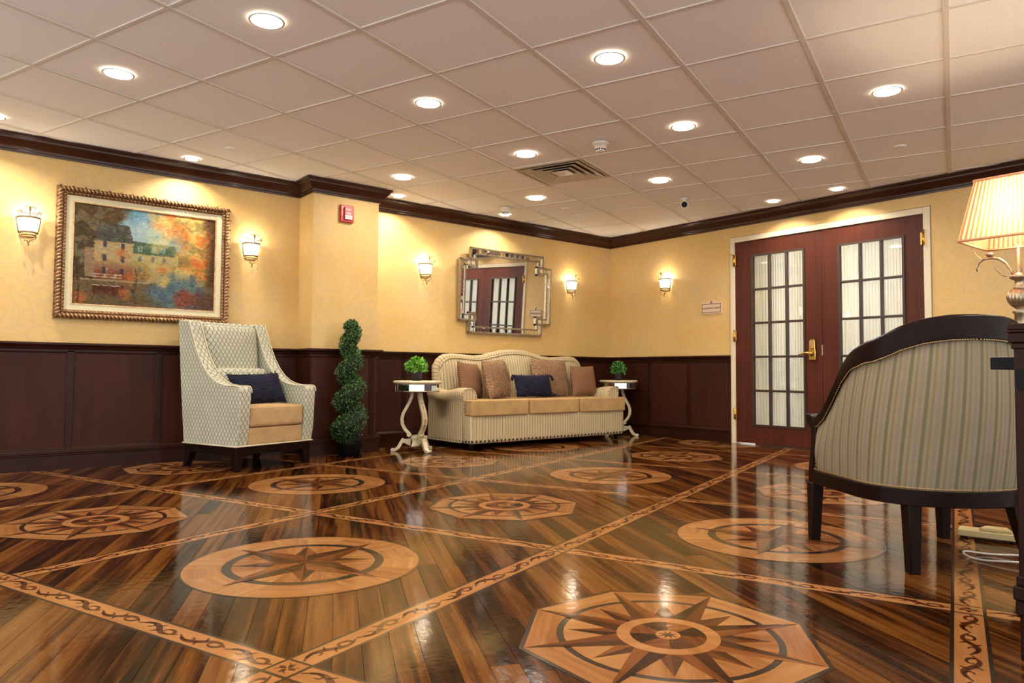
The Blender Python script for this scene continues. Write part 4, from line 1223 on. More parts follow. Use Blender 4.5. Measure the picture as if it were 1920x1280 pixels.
# ---------------------------------------------------------------- painting
PW_, PH_ = 1.232, .972; pcy, pcz = 1.347, 1.583
pe = empty('framed_painting', (XL, pcy, pcz), 0, 'large autumn landscape painting in ornate gilt frame above the armchair', 'painting')
def fnoise(shape, cells, seed):
    r = np.random.default_rng(seed); g = r.random((cells[0]+2, cells[1]+2))
    ys = np.linspace(0, cells[0], shape[0]); xs = np.linspace(0, cells[1], shape[1])
    y0 = ys.astype(int); x0 = xs.astype(int); fy = (ys-y0)[:,None]; fx = (xs-x0)[None,:]
    fy = fy*fy*(3-2*fy); fx = fx*fx*(3-2*fx)
    return (g[y0][:,x0]*(1-fy)*(1-fx)+g[y0+1][:,x0]*fy*(1-fx)+g[y0][:,x0+1]*(1-fy)*fx+g[y0+1][:,x0+1]*fy*fx)
def paint():
    Hh, Ww = 228, 300
    v, u = np.mgrid[0:Hh, 0:Ww]; v = v/(Hh-1); u = u/(Ww-1)
    n1 = sum(fnoise((Hh,Ww), (6*2**k, 8*2**k), 10+k)/2**k for k in range(4)); n1 = n1/n1.max()
    n2 = sum(fnoise((Hh,Ww), (14*2**k, 18*2**k), 30+k)/2**k for k in range(3)); n2 = n2/n2.max()
    du = u+(n1-.55)*.10; dv = v+(n2-.55)*.10
    img = np.empty((Hh,Ww,3)); img[:] = (112,92,66)
    def put(mask, c, a=1.0):
        mk = np.clip(mask, 0, 1)[...,None]*a; img[:] = img*(1-mk)+np.array(c, float)*mk
    S = lambda x, w: np.clip(x/w+.5, 0, 1)
    put(S(.40-dv, .06)*S(dv+.3, .05), (124,158,168)); put(S(n1-.56, .1)*(v < .4), (164,178,176), .7)
    put(S(.14-dv, .1)*S(.60-du, .1), (96,140,158), .6)
    put(S(.74-v, .02)*S(v-.42, .04)*S(u-.02, .05), (138,116,78))
    put(S(.27-du-.12*np.maximum(0, dv-.1), .05)*(v < .78), (88,76,54)); put(S(.34-du, .05)*S(.16-dv, .05), (104,84,58))
    put(S(n2-.62, .06)*(u < .26)*(v < .7), (134,124,98), .6)
    put(((u > .135) & (u < .40) & (v > .34) & (v < .73))*1.0, (168,148,106)); put(((u > .135) & (u < .40))*S(v-.60, .14)*(v < .735), (118,68,50), .85)
    put(((u > .075) & (u < .135) & (v > .43) & (v < .72))*1.0, (158,132,104), .8)
    roof = (v > .175+.02*(u < .2)) & (v < .355) & (u > .155-.1*(v-.17)) & (u < .365+.20*(v-.17)); put(roof*1.0, (86,84,74)); put(roof*S(n2-.6, .1), (108,104,92), .6)
    put(((u > .40) & (u < .72) & (v > .44) & (v < .66))*1.0, (170,156,104)); put(((u > .40) & (u < .70))*S(v-.56, .1)*(v < .7), (140,110,66), .7)
    r2 = (v > .325+.04*(u-.4)) & (v < .45) & (u > .395) & (u < .70); put(r2*1.0, (88,104,86))
    for (a, b) in ((.205,.385), (.325,.395), (.205,.52), (.325,.525), (.205,.65), (.325,.65)): put(((abs(u-a) < .013) & (abs(v-b) < .032))*1.0, (72,62,74), .9); put(((abs(u-a-.014) < .004) & (abs(v-b) < .03))*1.0, (170,160,150), .6)
    for (a, b) in ((.445,.50), (.535,.50), (.62,.50), (.445,.61), (.535,.61), (.62,.61)): put(((abs(u-a) < .012) & (abs(v-b) < .026))*1.0, (110,108,104), .8)
    for a in (.445, .54, .61): put(((abs(u-a) < .015) & (abs(v-.395) < .028))*1.0, (170,190,170), .7); put(((abs(u-a) < .008) & (abs(v-.395) < .022))*1.0, (92,110,104), .8)
    # foliage right
    fr_ = S(du-.66+.10*np.cos(v*7), .18)*S(.80-dv, .16); put(fr_, (188,130,66)); put(fr_*S(n1-.52, .2), (212,172,98)); put(fr_*S(n2-.60, .16), (200,112,54), .7); put(fr_*S(.42-n2, .1), (128,116,72), .7)
    put(S(.60-abs(du-.66)*4, .3)*S(.3-abs(v-.52), .2)*S(n1-.45,.2), (206,190,120), .55)
    put(S(du-.935, .06), (84,62,46), .9)
    # water and lower bank
    put(S(v-.745, .02), (112,94,66)); put(((u > .13) & (u < .34))*S(v-.79, .02)*S(.90-v, .04), (86,48,40), .85)
    put(S(dv-.90, .06), (104,88,64), .8)
    b_ = S(.19-np.hypot((du-.74)*.95, dv-.83), .10); put(b_, (98,118,116)); put(b_*S(n2-.56, .1), (82,100,112), .8); put(S(.10-np.hypot(du-.80, dv-.88), .06), (138,72,54), .8); put(S(.10-np.hypot(du-.93, dv-.92), .1), (100,70,60), .8)
    for (a, b, r) in ((.36,.69,.035), (.365,.86,.035), (.05,.93,.06), (.33,.47,.03), (.60,.60,.03), (.62,.72,.05)): put(S(r-np.hypot(du-a, (dv-b)*.8), .06), (180,104,60) if b != .72 else (190,168,100), .85)
    for vv2 in (.69, .715, .80): put(((abs(v-vv2) < .0035) & (u > .13) & (u < .32))*1.0, (190,178,150), .8)
    for a in (.15,.21,.28): put(((abs(u-a) < .003) & (abs(v-.705) < .02))*1.0, (190,178,150), .8)
    put((abs(v-.748+.0*u) < .006)*(u < .52)*(u > .05)*1.0, (176,160,134), .7)
    put((abs(u-.415-.01*np.sin(v*20)) < .006)*(v > .6)*(v < .98)*1.0, (78,66,56), .8); put((abs(u-.03-.01*np.sin(v*9)) < .005)*(v > .55)*1.0, (70,60,46), .8)
    # brush dabs
    r = np.random.default_rng(3)
    for k in range(15000):
        y, x = r.integers(2, Hh-3), r.integers(3, Ww-4); hh, ww = r.integers(1, 3), r.integers(1, 4)
        c = img[y, x]+r.normal(0, 7, 3)+r.normal(0, 9); img[y-hh+1:y+hh, x-ww+1:x+ww] = img[y-hh+1:y+hh, x-ww+1:x+ww]*.35+c*.65
    g = img.mean(2, keepdims=True); img = g+(img-g)*.92
    img = (img-110)*1.12+100
    return np.clip(img*.9, 8, 250)
img = paint(); Hh, Ww = img.shape[:2]
cw_, ch_ = 1.008, .752
mb = MB(); mb.V = [(.030, -cw_/2+cw_*i/(Ww-1), ch_/2-ch_*j/(Hh-1)) for j in range(Hh) for i in range(Ww)]
mb.F = [(j*Ww+i, (j+1)*Ww+i, (j+1)*Ww+i+1, j*Ww+i+1) for j in range(Hh-1) for i in range(Ww-1)]; mb.S = [False]*len(mb.F)
me = bpy.data.meshes.new('canvas'); me.from_pydata(mb.V, [], mb.F)
ca = me.color_attributes.new('paint', 'FLOAT_COLOR', 'POINT')
s_ = img.reshape(-1, 3)/255; l_ = np.where(s_ <= .04045, s_/12.92, ((s_+.055)/1.055)**2.4)
ca.data.foreach_set('color', np.concatenate([l_, np.ones((len(l_), 1))], 1).astype(np.float32).ravel())
t = NT('oil_paint'); at = t.n('ShaderNodeAttribute'); at.attribute_name = 'paint'; t.col(at.outputs['Color']); t.set(Roughness=.6); t.b.inputs['Specular IOR Level'].default_value = .12; t.bump(t.noise(t.obj(), 120, 3), .3, .002)
me.materials.append(t.m); link('canvas', me, None, pe)
mb = MB(); mb.box(.002, .024, -cw_/2-.055, cw_/2+.055, -ch_/2-.055, ch_/2+.055); mb.build('backing', M['gold_dark'], pe)
def ringframe(hy, hz, prof):
    """mitred frame: prof = list of (inset from outer edge, x)"""
    mb = MB(); P = len(prof); V = []
    for (sy, sz) in ((-1,-1), (1,-1), (1,1), (-1,1)):
        for (i_, x) in prof: V.append((x, sy*(hy-i_), sz*(hz-i_)))
    return mb.add(V, [(c*P+k, ((c+1)%4)*P+k, ((c+1)%4)*P+k+1, c*P+k+1) for c in range(4) for k in range(P-1)])
ringframe(cw_/2+.048, ch_/2+.048, [(0,.022), (0,.036), (.042,.034), (.046,.030)]).build('linen_liner', M['liner'], pe)
ringframe(cw_/2+.006, ch_/2+.006, [(0,.030), (0,.037), (.008,.037), (.009,.030)]).build('inner_fillet', M['gold'], pe)
fp = [(0,0), (0,.030), (.006,.046), (.016,.056), (.026,.058), (.036,.052), (.040,.046), (.046,.050), (.052,.048), (.056,.040), (.064,.036), (.066,.024)]
fr2 = ringframe(PW_/2, PH_/2, fp).build('gilt_moulding', M['gold_mid'], pe)
orn = MB(); dk = MB()
def ornaments(length, place):
    n = int(length/.026)
    for k in range(n):
        p_ = -length/2+(k+.5)*length/n; q = MB()
        q.tube([(.050, -.010, .004), (.062, -.004, .012), (.066, .003, .022), (.060, .008, .032), (.050, .009, .038)], [.003,.006,.0065,.005,.003], 6)
        place(q, p_); orn.add(q.V, q.F, True)
        q = MB(); q.tube([(.050, -.006, .046), (.054, 0, .050), (.046, .005, .060)], [.003,.0045,.003], 5); place(q, p_); orn.add(q.V, q.F, True)
        if k % 3 == 0:
            q = MB(); q.tube([(.046, -.012+.010*math.cos(a), .004+.008*math.sin(a)) for a in (0,1,2,3,4,5)], .003, 5); place(q, p_); dk.add(q.V, q.F, True)
for ang, ln, off in ((0, PW_-.05, PH_/2), (PI, PW_-.05, PH_/2), (PI/2, PH_-.05, PW_/2), (-PI/2, PH_-.05, PW_/2)):
    def place(q, p_, ang=ang, off=off):
        for i, (x, y, z) in enumerate(q.V):
            yy, zz = y+p_, off-z; q.V[i] = (x, yy*math.cos(ang)-zz*math.sin(ang), yy*math.sin(ang)+zz*math.cos(ang))
    ornaments(ln, place)
orn.build('carved_leaf_ornament', M['gold'], fr2, kind='stuff'); dk.build('carved_recess', M['gold_dark'], fr2, kind='stuff')

# ---------------------------------------------------------------- mirror
me_ = empty('wall_mirror', (XL, 4.925, 1.585), 0, 'silver framed mirror with Greek-key corners above the sofa', 'mirror')
me_.rotation_euler = (0, math.radians(2.3), 0); me_.location.x += .018
HY, HZ = .632, .448; NO = .125; BWd = .076
mb = MB(); mb.prism([(-HY+NO,-HZ), (HY-NO,-HZ), (HY-NO,-HZ+NO), (HY,-HZ+NO), (HY,HZ-NO), (HY-NO,HZ-NO), (HY-NO,HZ), (-HY+NO,HZ), (-HY+NO,HZ-NO), (-HY,HZ-NO), (-HY,-HZ+NO), (-HY+NO,-HZ+NO)], 'x', .004, .028); mb.build('backing', M['silver'], me_)
mb = MB(); g_ = .02; mb.add([(.0295, -HY+g_, -HZ+NO+g_), (.0295, HY-g_, -HZ+NO+g_), (.0295, HY-g_, HZ-NO-g_), (.0295, -HY+g_, HZ-NO-g_)], [(0,1,2,3)])
mb.add([(.0296, -HY+NO+g_, -HZ+g_), (.0296, HY-NO-g_, -HZ+g_), (.0296, HY-NO-g_, HZ-g_), (.0296, -HY+NO+g_, HZ-g_)], [(0,1,2,3)]); mb.build('mirror_plate', M['mirror'], me_)
def railpath(pts, w=.012, x0=.028, x1=.044):
    """mitred flat rail along a polyline in the yz plane"""
    mb = MB()
    for (a, b) in zip(pts, pts[1:]):
        y0, y1 = sorted((a[0], b[0])); z0, z1 = sorted((a[1], b[1])); mb.box(x0, x1, y0-w/2, y1+w/2, z0-w/2, z1+w/2)
    return mb
def beads(mb, pts, step=.011, x=.045, r=.0042):
    for (a, b) in zip(pts, pts[1:]):
        L_ = math.dist(a, b); n = max(1, int(L_/step))
        for k in range(n):
            t_ = (k+.5)/n; y, z = a[0]+(b[0]-a[0])*t_, a[1]+(b[1]-a[1])*t_
            mb.add([(x+r, y, z), (x, y-r, z), (x, y, z-r), (x, y+r, z), (x, y, z+r)], [(0,1,2), (0,2,3), (0,3,4), (0,4,1)])
KS = .085
def ubar(horiz, sgn):
    """outer and inner rails of one side; the ends turn inwards to the corner squares"""
    if horiz: A, B = HY-NO, HZ
    else: A, B = HZ-NO, HY
    o = .006; e_ = NO+KS*.9
    outer = [(-A+o, B-e_), (-A+o, B-o), (A-o, B-o), (A-o, B-e_)]
    i_ = BWd-.012; inner = [(-A+i_, B-e_+.02), (-A+i_, B-i_), (A-i_, B-i_), (A-i_, B-e_+.02)]
    if horiz: f = lambda p: (p[0], sgn*p[1])
    else: f = lambda p: (sgn*p[1], p[0])
    return [f(p) for p in outer], [f(p) for p in inner]
bd = MB()
for hz_ in (True, False):
    for sg2 in (1, -1):
        o_, i_ = ubar(hz_, sg2)
        railpath(o_, .019).build('outer_rail', M['silver'], me_); railpath(i_, .017).build('inner_rail', M['silver'], me_)
        beads(bd, o_); beads(bd, i_)
        # narrow mirror tiles between the rails
        m2 = MB()
        A = (HY-NO if hz_ else HZ-NO)-.07; B = (HZ if hz_ else HY); n = int(2*A/.035)
        tm = MB(); 
        for k in range(n):
            p0 = -A+2*A*k/n+.0015; p1 = -A+2*A*(k+1)/n-.0015; q0, q1 = B-BWd+.020, B-.016; tl = random.uniform(-.0016,.0016)
            q = [(p0,q0), (p1,q0), (p1,q1), (p0,q1)]; q = [(a, sg2*b) if hz_ else (sg2*b, a) for a, b in q]
            if (sg2 < 0) == hz_: q = q[::-1]
            t3 = MB(); t3.add([(.036+tl*(1 if z in (0,1) else -1), *p_) for z, p_ in enumerate(q)], [(0,1,2,3)]); t3.build('mirror_tile', M['mirror'], me_)
for sy in (-1, 1):
    for sz in (-1, 1):
        y0, z0 = sy*(HY-NO), sz*(HZ-NO); y1, z1 = y0-sy*KS, z0-sz*KS
        pts = [(y0,z0), (y1,z0), (y1,z1), (y0,z1), (y0,z0)]
        railpath(pts, .019, .028, .048).build('corner_key', M['silver'], me_); beads(bd, pts, x=.049)
bd.build('bead_trim', M['silver_dark'], me_, kind='stuff')

# ---------------------------------------------------------------- text helper, alarm pull, office sign
def text_mesh(s, size, mat, name, parent, matrix):
    c = bpy.data.curves.new(name, 'FONT'); c.body = s; c.size = size; c.align_x = 'CENTER'; c.align_y = 'CENTER'; c.extrude = .0004
    o = bpy.data.objects.new('tmp_text', c); COL.objects.link(o)
    dg = bpy.context.evaluated_depsgraph_get(); me = bpy.data.meshes.new_from_object(o.evaluated_get(dg)); me.name = name
    bpy.data.objects.remove(o); bpy.data.curves.remove(c)
    me.materials.clear(); me.materials.append(mat); q = bpy.data.objects.new(name, me); COL.objects.link(q); q.parent = parent; q.matrix_local = matrix; return q
fa = empty('fire_alarm_pull', (XC, 2.889, 2.117), 0, 'red fire alarm pull station on the yellow column', 'fire alarm')
mb = MB(); mb.box(0, .030, -.064, .064, -.076, .076); mb.build('housing', M['red'], fa, bevel=.006)
mb = MB(); mb.box(.030, .046, -.034, .044, -.056, .056); hd = mb.build('pull_handle', M['redlight'], fa, bevel=.005)
mb = MB(); mb.box(.046, .0475, -.030, .040, -.050, -.016); mb.build('white_label', M['whitepaint'], hd)
R_X = Matrix(((0,0,1,0),(1,0,0,0),(0,1,0,0),(0,0,0,1)))       # text plane facing +x
for s_, z, mt, sz, x in (('PULL', .036, 'whitepaint', .024, .0465), ('FIRE', -.000, 'whitepaint', .026, .0465), ('DOWN', -.033, 'ink', .022, .048)):
    text_mesh(s_, sz, M[mt], 'lettering', hd, Matrix.Translation((x, .005, z)) @ R_X)
for k, ch in enumerate('FIRE'): text_mesh(ch, .018, M['whitepaint'], 'lettering', fa, Matrix.Translation((.0305, -.048, .050-.020*k)) @ R_X)
sg = empty('office_sign', (-4.690, YR, 1.430), 0, 'small cream sign with brown border reading ADMISSIONS OFFICE', 'sign')
mb = MB(); mb.prism([(-.135,-.062), (.135,-.062), (.135,.056), (.06,.062), (.02,.090), (0,.094), (-.02,.090), (-.06,.062), (-.135,.056)], 'y', 0, -.010); mb.build('plate', M['sign'], sg, bevel=.002, seg=2)
mb = MB(); e_ = .121; hz2 = .048; w_ = .0055
for a, b, c_, d_2 in ((-e_, e_, hz2-w_, hz2), (-e_, e_, -hz2, -hz2+w_), (-e_, -e_+w_, -hz2, hz2), (e_-w_, e_, -hz2, hz2)): mb.box(a, b, -.0115, -.0095, c_, d_2)
mb.build('border', M['signline'], sg)
mb = MB(); mb.lathe([(.018, 0), (.014, .003), (0, .004)], 12); mb.xf(Matrix.Translation((0, -.010, .066)) @ Matrix.Rotation(PI/2, 4, 'X')); mb.build('crest', simple('sign_mauve', (170,120,110), .5), sg)
R_Y = Matrix(((1,0,0,0),(0,0,-1,0),(0,1,0,0),(0,0,0,1)))
text_mesh('ADMISSIONS OFFICE', .0245, M['ink'], 'lettering', sg, Matrix.Translation((0, -.0115, -.001)) @ R_Y)

# ---------------------------------------------------------------- barrel chair
bc = empty('barrel_chair', (-1.229, 3.119, 0), math.radians(145.4), 'dark framed barrel chair with striped back, seen from behind at the right', 'armchair')
def plan(s, off=0.0):
    """s in [-1,1]; 0 = middle of the back, +-1 = front arm ends.  local facing +x, near side is +y (left)"""
    a = abs(s); sg2 = 1 if s >= 0 else -1
    b_ = .305+off; c_ = .33+off
    if a > .58:
        t_ = (a-.58)/.42; x = -.03+.30*t_; y = b_
        return (x, sg2*y)
    th = a/.58*PI/2
    return (-.03-(c_-.03)*math.cos(th)**.9, sg2*b_*math.sin(th)**.85)
def ztop(s):
    a = 1-abs(s)
    pts = [(0,.535), (.06,.545), (.14,.585), (.24,.665), (.34,.752), (.44,.815), (.52,.843), (.57,.852), (.62,.868), (.70,.898), (.80,.922), (.90,.934), (1,.938)]
    for (p, q), (r, t_) in zip(pts, pts[1:]):
        if a <= r: return q+(t_-q)*(a-p)/(r-p)
    return .938
def railh(s): return .045+.045*min(1, (1-abs(s))*1.5)
NS = 72
SS = [-1+2*k/NS for k in range(NS+1)]
arc = [0]
for k in range(NS): arc.append(arc[-1]+math.dist(plan(SS[k]), plan(SS[k+1])))
ZB = .300
mb = MB(); mb.surf(lambda a, b: (*plan(2*a-1, -.004+.016*math.sin(PI*b)), ZB+(ztop(2*a-1)-railh(2*a-1)+.01-ZB)*b), NS, 8, True, lambda a, b: (arc[int(round(a*NS))]*(1+.06*(b-.5)), b*.6), flip=True)
ob_ = mb.build('outer_back', M['berg'], bc)
mb = MB(); mb.surf(lambda a, b: (*plan((2*a-1)*.985, -.075-.02*math.sin(PI*b)), .40+(ztop(2*a-1)-railh(2*a-1)+.01-.40)*b), NS, 6, True, lambda a, b: (arc[int(round(a*NS))], b*.6)); mb.build('inner_back', M['berg'], bc)
mb = MB(); V = []; n4 = 6
for s_ in SS:
    zt, hh = ztop(s_), railh(s_)
    for off, z in ((-.050, zt-hh), (-.052, zt-.008), (-.040, zt), (.002, zt), (.012, zt-.010), (.010, zt-hh)): V.append((*plan(s_, off), z))
F = [(k*n4+j, k*n4+(j+1)%n4, (k+1)*n4+(j+1)%n4, (k+1)*n4+j) for k in range(NS) for j in range(n4)] + [tuple(range(n4))[::-1], tuple(NS*n4+j for j in range(n4))]
mb.add(V, F); mb.build('top_rail', M['darkwood'], bc, bevel=.003, seg=2)
for sy in (1, -1):
    mb = MB(); mb.prism([(.305,.505), (.318,.525), (.312,.545), (.28,.545), (.255,.53), (.235,.50), (.232,.42), (.248,.33), (.262,.30), (.296,.30), (.286,.35), (.270,.42), (.272,.48)], 'y', sy*.262, sy*.318); mb.build('arm_post', M['darkwood'], bc, bevel=.004, seg=2)
mb = MB(); V = []
pl = [plan(s_, .008) for s_ in SS]; pin = [plan(s_, -.035) for s_ in SS]
fr3 = [(.305, .313), (.325, .15), (.33, 0), (.325, -.15), (.305, -.313)]; fin = [(.262, .27), (.28, .15), (.285, 0), (.28, -.15), (.262, -.27)]
loop = pl+fr3; lin_ = pin+fin; n = len(loop)
for (o, i_) in zip(loop, lin_): V += [(*o, .245), (*o, .302), (*i_, .302), (*i_, .245)]
mb.add(V, [(4*k+j, 4*((k+1)%n)+j, 4*((k+1)%n)+(j+1)%4, 4*k+(j+1)%4) for k in range(n) for j in range(4)]); mb.F = [f[::-1] for f in mb.F]; mb.build('seat_rail', M['darkwood'], bc, bevel=.003, seg=2)
mb = MB(); mb.prism([(p[0]*.86+.02, p[1]*.86) for p in pl]+[(p[0]-.015, p[1]*.90) for p in fr3], 'z', .29, .41); mb.build('seat_cushion', M['berg'], bc, bevel=.03, seg=4)
for (x, y, dx, dy) in ((.285, .292, .006, .004), (.285, -.292, .006, -.004), (-.240, .200, -.012, .006), (-.240, -.200, -.05, -.03)):
    mb = MB(); V = []
    for z, t_, k in ((.248, .026, 0), (.0, .019, 1)): V += [(x+dx*k-t_, y+dy*k-t_, z), (x+dx*k+t_, y+dy*k-t_, z), (x+dx*k+t_, y+dy*k+t_, z), (x+dx*k-t_, y+dy*k+t_, z)]
    mb.add(V, [(0,1,2,3), (7,6,5,4)]+[(k, 4+k, 4+(k+1)%4, (k+1)%4) for k in range(4)]); mb.build('leg', M['darkwood'], bc, bevel=.003, seg=2)
mb = MB()
def nail(P, N_): 
    t_ = Vector(N_).normalized(); a = t_.orthogonal().normalized()*.0045; b = t_.cross(a); P = Vector(P)
    mb.add([P+t_*.004, P+a, P+b, P-a, P-b], [(0,1,2), (0,2,3), (0,3,4), (0,4,1)], True)
for k in range(210):
    s_ = -1+2*k/209*.999; p0 = plan(s_, 0); p1 = plan(s_, .02); N_ = (p1[0]-p0[0], p1[1]-p0[1], 0)
    q = plan(s_, .008); nail((*q, ztop(s_)-railh(s_)-.002), N_); nail((*q, .309), N_)
for sy in (1, -1):
    for k in range(16): nail((.245-.012*math.sin(k/15*PI), sy*.313, .315+k*.0125), (0, sy, 0))
mb.build('nailhead_trim', simple('bronze_nail', (150,122,82), .3, .9), bc, kind='stuff')

# ---------------------------------------------------------------- lamp and its stand
LX, LY = -1.062, 3.775; LT = .72
st = empty('lamp_stand', (LX, LY, 0), 0, 'small dark pedestal stand carrying the lamp behind the barrel chair', 'side table')
mb = MB(); mb.lathe([(0, LT-.024), (.16, LT-.024), (.17, LT-.012), (.165, LT), (0, LT)], 32, cap=False); mb.build('top', M['darkwood'], st, bevel=0)
mb = MB(); mb.lathe([(.02, .05), (.035, .10), (.018, .2), (.03, .35), (.016, .5), (.04, LT-.03), (.06, LT-.024)], 16); mb.build('pedestal', M['darkwood'], st)
mb = MB(); mb.lathe([(.05, 0), (.05, .015), (.035, .04), (.02, .06)], 20); mb.build('foot_plate', M['darkwood'], st)
la = empty('table_lamp', (LX, LY, LT), 0, 'lit table lamp with square pleated peach shade and silver scroll arms', 'lamp')
LM = simple('lamp_silver', (170,150,122), .32, .85, nscale=30, namp=.1)
def lz(z): return z-LT
mb = MB(); mb.lathe([(.085, lz(LT)), (.085, .012), (.05, .03), (.028, .06), (.024, .12), (.034, .17), (.024, .20), (.020, lz(.99)), (.030, lz(1.0)), (.022, lz(1.01)), (.018, lz(1.02))], 24); mb.build('base', LM, la)
mb = MB(); n = 20; V = []
pr = [(.018, 1.018), (.030, 1.026), (.044, 1.045), (.050, 1.066), (.046, 1.085), (.034, 1.098), (.024, 1.104)]
mb.surf(lambda a, b: ((lambda r, z, th: (r*(1-.10*abs(math.sin(th*n/2)))*math.cos(th), r*(1-.10*abs(math.sin(th*n/2)))*math.sin(th), lz(z)))(*pr[int(round(b*6))], 2*PI*a)), 120, 6); mb.build('ribbed_ball', LM, la)
mb = MB(); mb.lathe([(.018, lz(1.10)), (.026, lz(1.108)), (.016, lz(1.116)), (.016, lz(1.14)), (.034, lz(1.15)), (.036, lz(1.162)), (.02, lz(1.17)), (.010, lz(1.18)), (.015, lz(1.192)), (.008, lz(1.204)), (.006, lz(1.30))], 20); mb.build('stem', LM, la)
for s_ in (-1, 1):
    mb = MB(); mb.tube([(s_*.018, 0, lz(1.16)), (s_*.03, 0, lz(1.19)), (s_*.05, 0, lz(1.225)), (s_*.075, 0, lz(1.246)), (s_*.105, 0, lz(1.254)), (s_*.135, 0, lz(1.252)), (s_*.156, 0, lz(1.236)), (s_*.166, 0, lz(1.212)), (s_*.164, 0, lz(1.196))], [.006,.006,.006,.006,.006,.0055,.005,.004,.002], 8)
    a_ = mb.build('scroll_arm', LM, la)
    mb = MB(); mb.lathe([(.006, 0), (.016, .008), (.018, .018), (.008, .022)], 14, (s_*.112, 0, lz(1.256))); mb.build('candle_cup', LM, a_)
    mb = MB()
    for (cx, cz, sc_) in ((.130, 1.246, 1.0), (.046, 1.16, 1.1)):
        mb.surf(lambda a, b: (s_*(cx+.045*sc_*b), (a-.5)*.030*sc_*math.sin(PI*min(1, b*.9+.08)), lz(cz)+.045*sc_*b*b+.006*abs(a-.5)), 4, 6)
    mb.build('leaf', LM, a_)
def shade_pt(a, b, inner=0):
    """a around 0..1 (square), b 0 bottom .. 1 top"""
    hb, ht = .178-inner, .126-inner; hh = hb+(ht-hb)*b; q = (a*4) % 4; k = int(q); f = q-k
    c = [(-1,-1), (1,-1), (1,1), (-1,1)]; p0, p1 = c[k], c[(k+1)%4]
    n_ = [(0,-1), (1,0), (0,1), (-1,0)][k]
    pl_ = .004*math.cos(2*PI*f*18)*(1 if inner == 0 else 0)
    return ((p0[0]+(p1[0]-p0[0])*f)*hh+n_[0]*pl_, (p0[1]+(p1[1]-p0[1])*f)*hh+n_[1]*pl_, lz(1.318+(1.590-1.318)*b))
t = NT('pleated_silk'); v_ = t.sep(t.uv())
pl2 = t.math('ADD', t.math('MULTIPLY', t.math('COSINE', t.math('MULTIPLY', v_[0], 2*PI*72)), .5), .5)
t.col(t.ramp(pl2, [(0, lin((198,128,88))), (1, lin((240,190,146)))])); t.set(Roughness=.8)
tl = t.n('ShaderNodeBsdfTranslucent'); t.l(t.ramp(pl2, [(0, lin((214,140,92))), (1, lin((250,206,160)))]), tl.inputs[0])
mx = t.n('ShaderNodeMixShader'); mx.inputs[0].default_value = .62; t.l(t.b.outputs[0], mx.inputs[1]); t.l(tl.outputs[0], mx.inputs[2]); t.l(mx.outputs[0], t.out.inputs[0])
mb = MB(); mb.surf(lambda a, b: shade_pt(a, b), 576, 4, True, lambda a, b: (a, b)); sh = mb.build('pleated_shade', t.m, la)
for b in (0.0, 1.0):
    mb = MB(); hh = (.180, .128)[int(b)]; z = lz((1.318, 1.590)[int(b)])
    for k in range(4):
        c = [(-1,-1), (1,-1), (1,1), (-1,1)]; p0, p1 = c[k], c[(k+1)%4]; mb.tube([(p0[0]*hh, p0[1]*hh, z), (p1[0]*hh, p1[1]*hh, z)], .006, 8)
    mb.build('shade_binding', simple('peach_binding_%d' % int(b), (214,152,112), .7), sh)
point_light('bulb', la, (0, 0, lz(1.44)), LAMP_W, .035, (1, .78, .52))
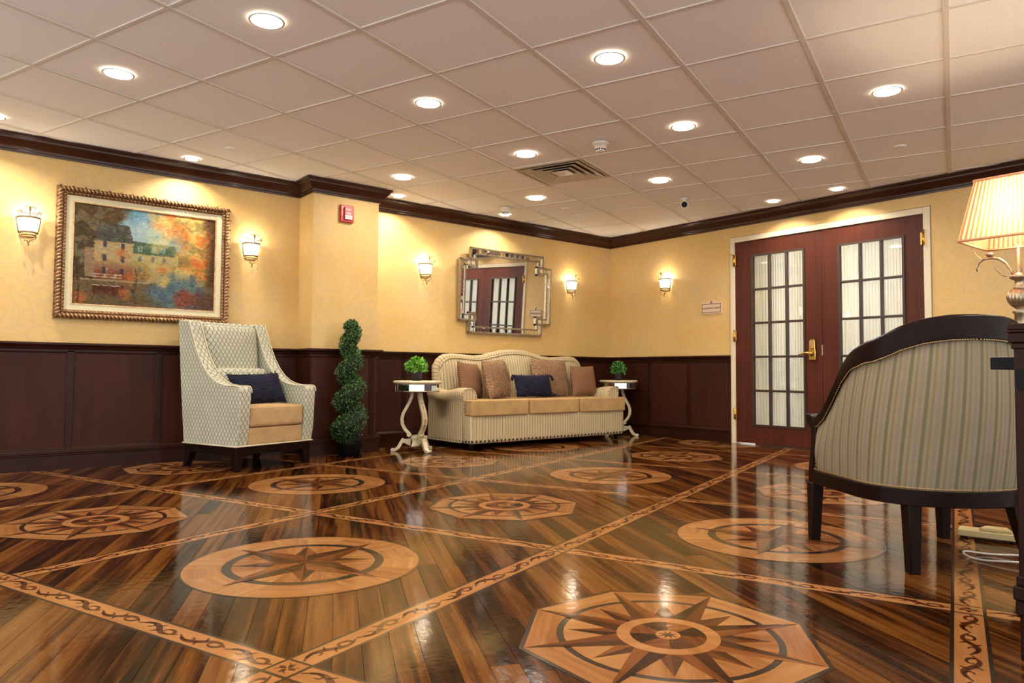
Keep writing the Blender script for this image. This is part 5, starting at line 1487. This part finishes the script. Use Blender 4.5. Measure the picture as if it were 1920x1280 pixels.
# the cream power supply and its cable on the floor
pb = empty('power_adapter', (-1.165, 3.645, 0), .25, 'flat cream power adapter box on the floor behind the barrel chair', 'adapter')
mb = MB(); mb.box(-.11, .11, -.05, .05, .012, .040); mb.build('case', simple('cream_plastic', (186,164,112), .5), pb, bevel=.004, seg=2)
mb = MB(); mb.prism([(-.03,-.035), (.09,-.035), (.07,.035), (-.01,.035)], 'z', .040, .055); mb.build('cover_plate', simple('cream_plastic_cover', (186,164,112), .5), pb, bevel=.004, seg=2)
mb = MB()
for sx in (-1, 1):
    for sy in (-1, 1): mb.lathe([(.010, 0), (.010, .013)], 10, (sx*.09, sy*.035, 0))
mb.build('rubber_feet', M['blackplastic'], pb)
mb = MB(); lp = []
for k in range(40):
    a = 2*PI*k/39; lp.append((-.99+.135*math.cos(a)*1.0, 3.28+.075*math.sin(a)+.03*math.cos(a), .006+.010*math.sin(a*1.5)**2))
mb.tube(lp, .0038, 8)
tag(mb.build('power_cable', M['whiteplastic']), 'loop of white cable lying on the floor under the barrel chair', 'cable')

# ---------------------------------------------------------------- console at the right edge
co = empty('console_table', (-.627, 2.170, 0), 0, 'dark wood console table cut off by the right edge of the picture', 'table')
W2, D2 = 1.30, .46
redw = wood('console_wood', (30,14,9), (48,24,16), .35, 1, 20, spec=.1)
for (x, y) in ((.035, .035), (W2-.035, .035), (.035, D2-.035), (W2-.035, D2-.035)):
    mb = MB(); mb.box(x-.035, x+.035, y-.035, y+.035, .0, .79); lg = mb.build('leg', redw, co, bevel=.004, seg=2)
    mb = MB()
    for o_, z0, z1 in ((.042, .112, .150), (.046, .150, .185), (.040, .185, .211)): mb.box(x-o_, x+o_, y-o_, y+o_, z0, z1)
    mb.build('block_moulding', redw, lg, bevel=.004, seg=2)
mb = MB()
for o_, z0, z1 in ((.004, .784, .800), (.009, .800, .826), (.013, .826, .832), (.010, .832, .849)): mb.box(-o_, W2+o_, -o_, D2+o_, z0, z1)
mb.build('moulded_top', redw, co, bevel=.003, seg=2)
mb = MB(); mb.box(-.062, W2-.1, .03, D2-.03, .732, .764); mb.build('slide_out_shelf', M['blackplastic'], co, bevel=.002, seg=2)
mb = MB(); mb.box(.005, .06, -.004, .05, .682, .732); mb.build('shelf_bracket', M['blackplastic'], co)
mb = MB(); mb.box(.02, W2-.02, .02, D2-.02, .15, .175); mb.build('lower_shelf', redw, co, bevel=.003, seg=2)

# light in the office behind the doors
oc = empty('office_ceiling_light', (-3.5, YR+1.2, H), 0, 'ceiling light of the office behind the double doors', 'ceiling light')
mb = MB(); mb.box(-.3, .3, -.3, .3, -.03, -.001); mb.build('panel', emit('office_panel', (.95, .98, 1), 2.0), oc)
area_light('bulb', oc, (0, 0, -.04), .5, 70, (1.0, .97, .92))
print('objects', len(bpy.data.objects))
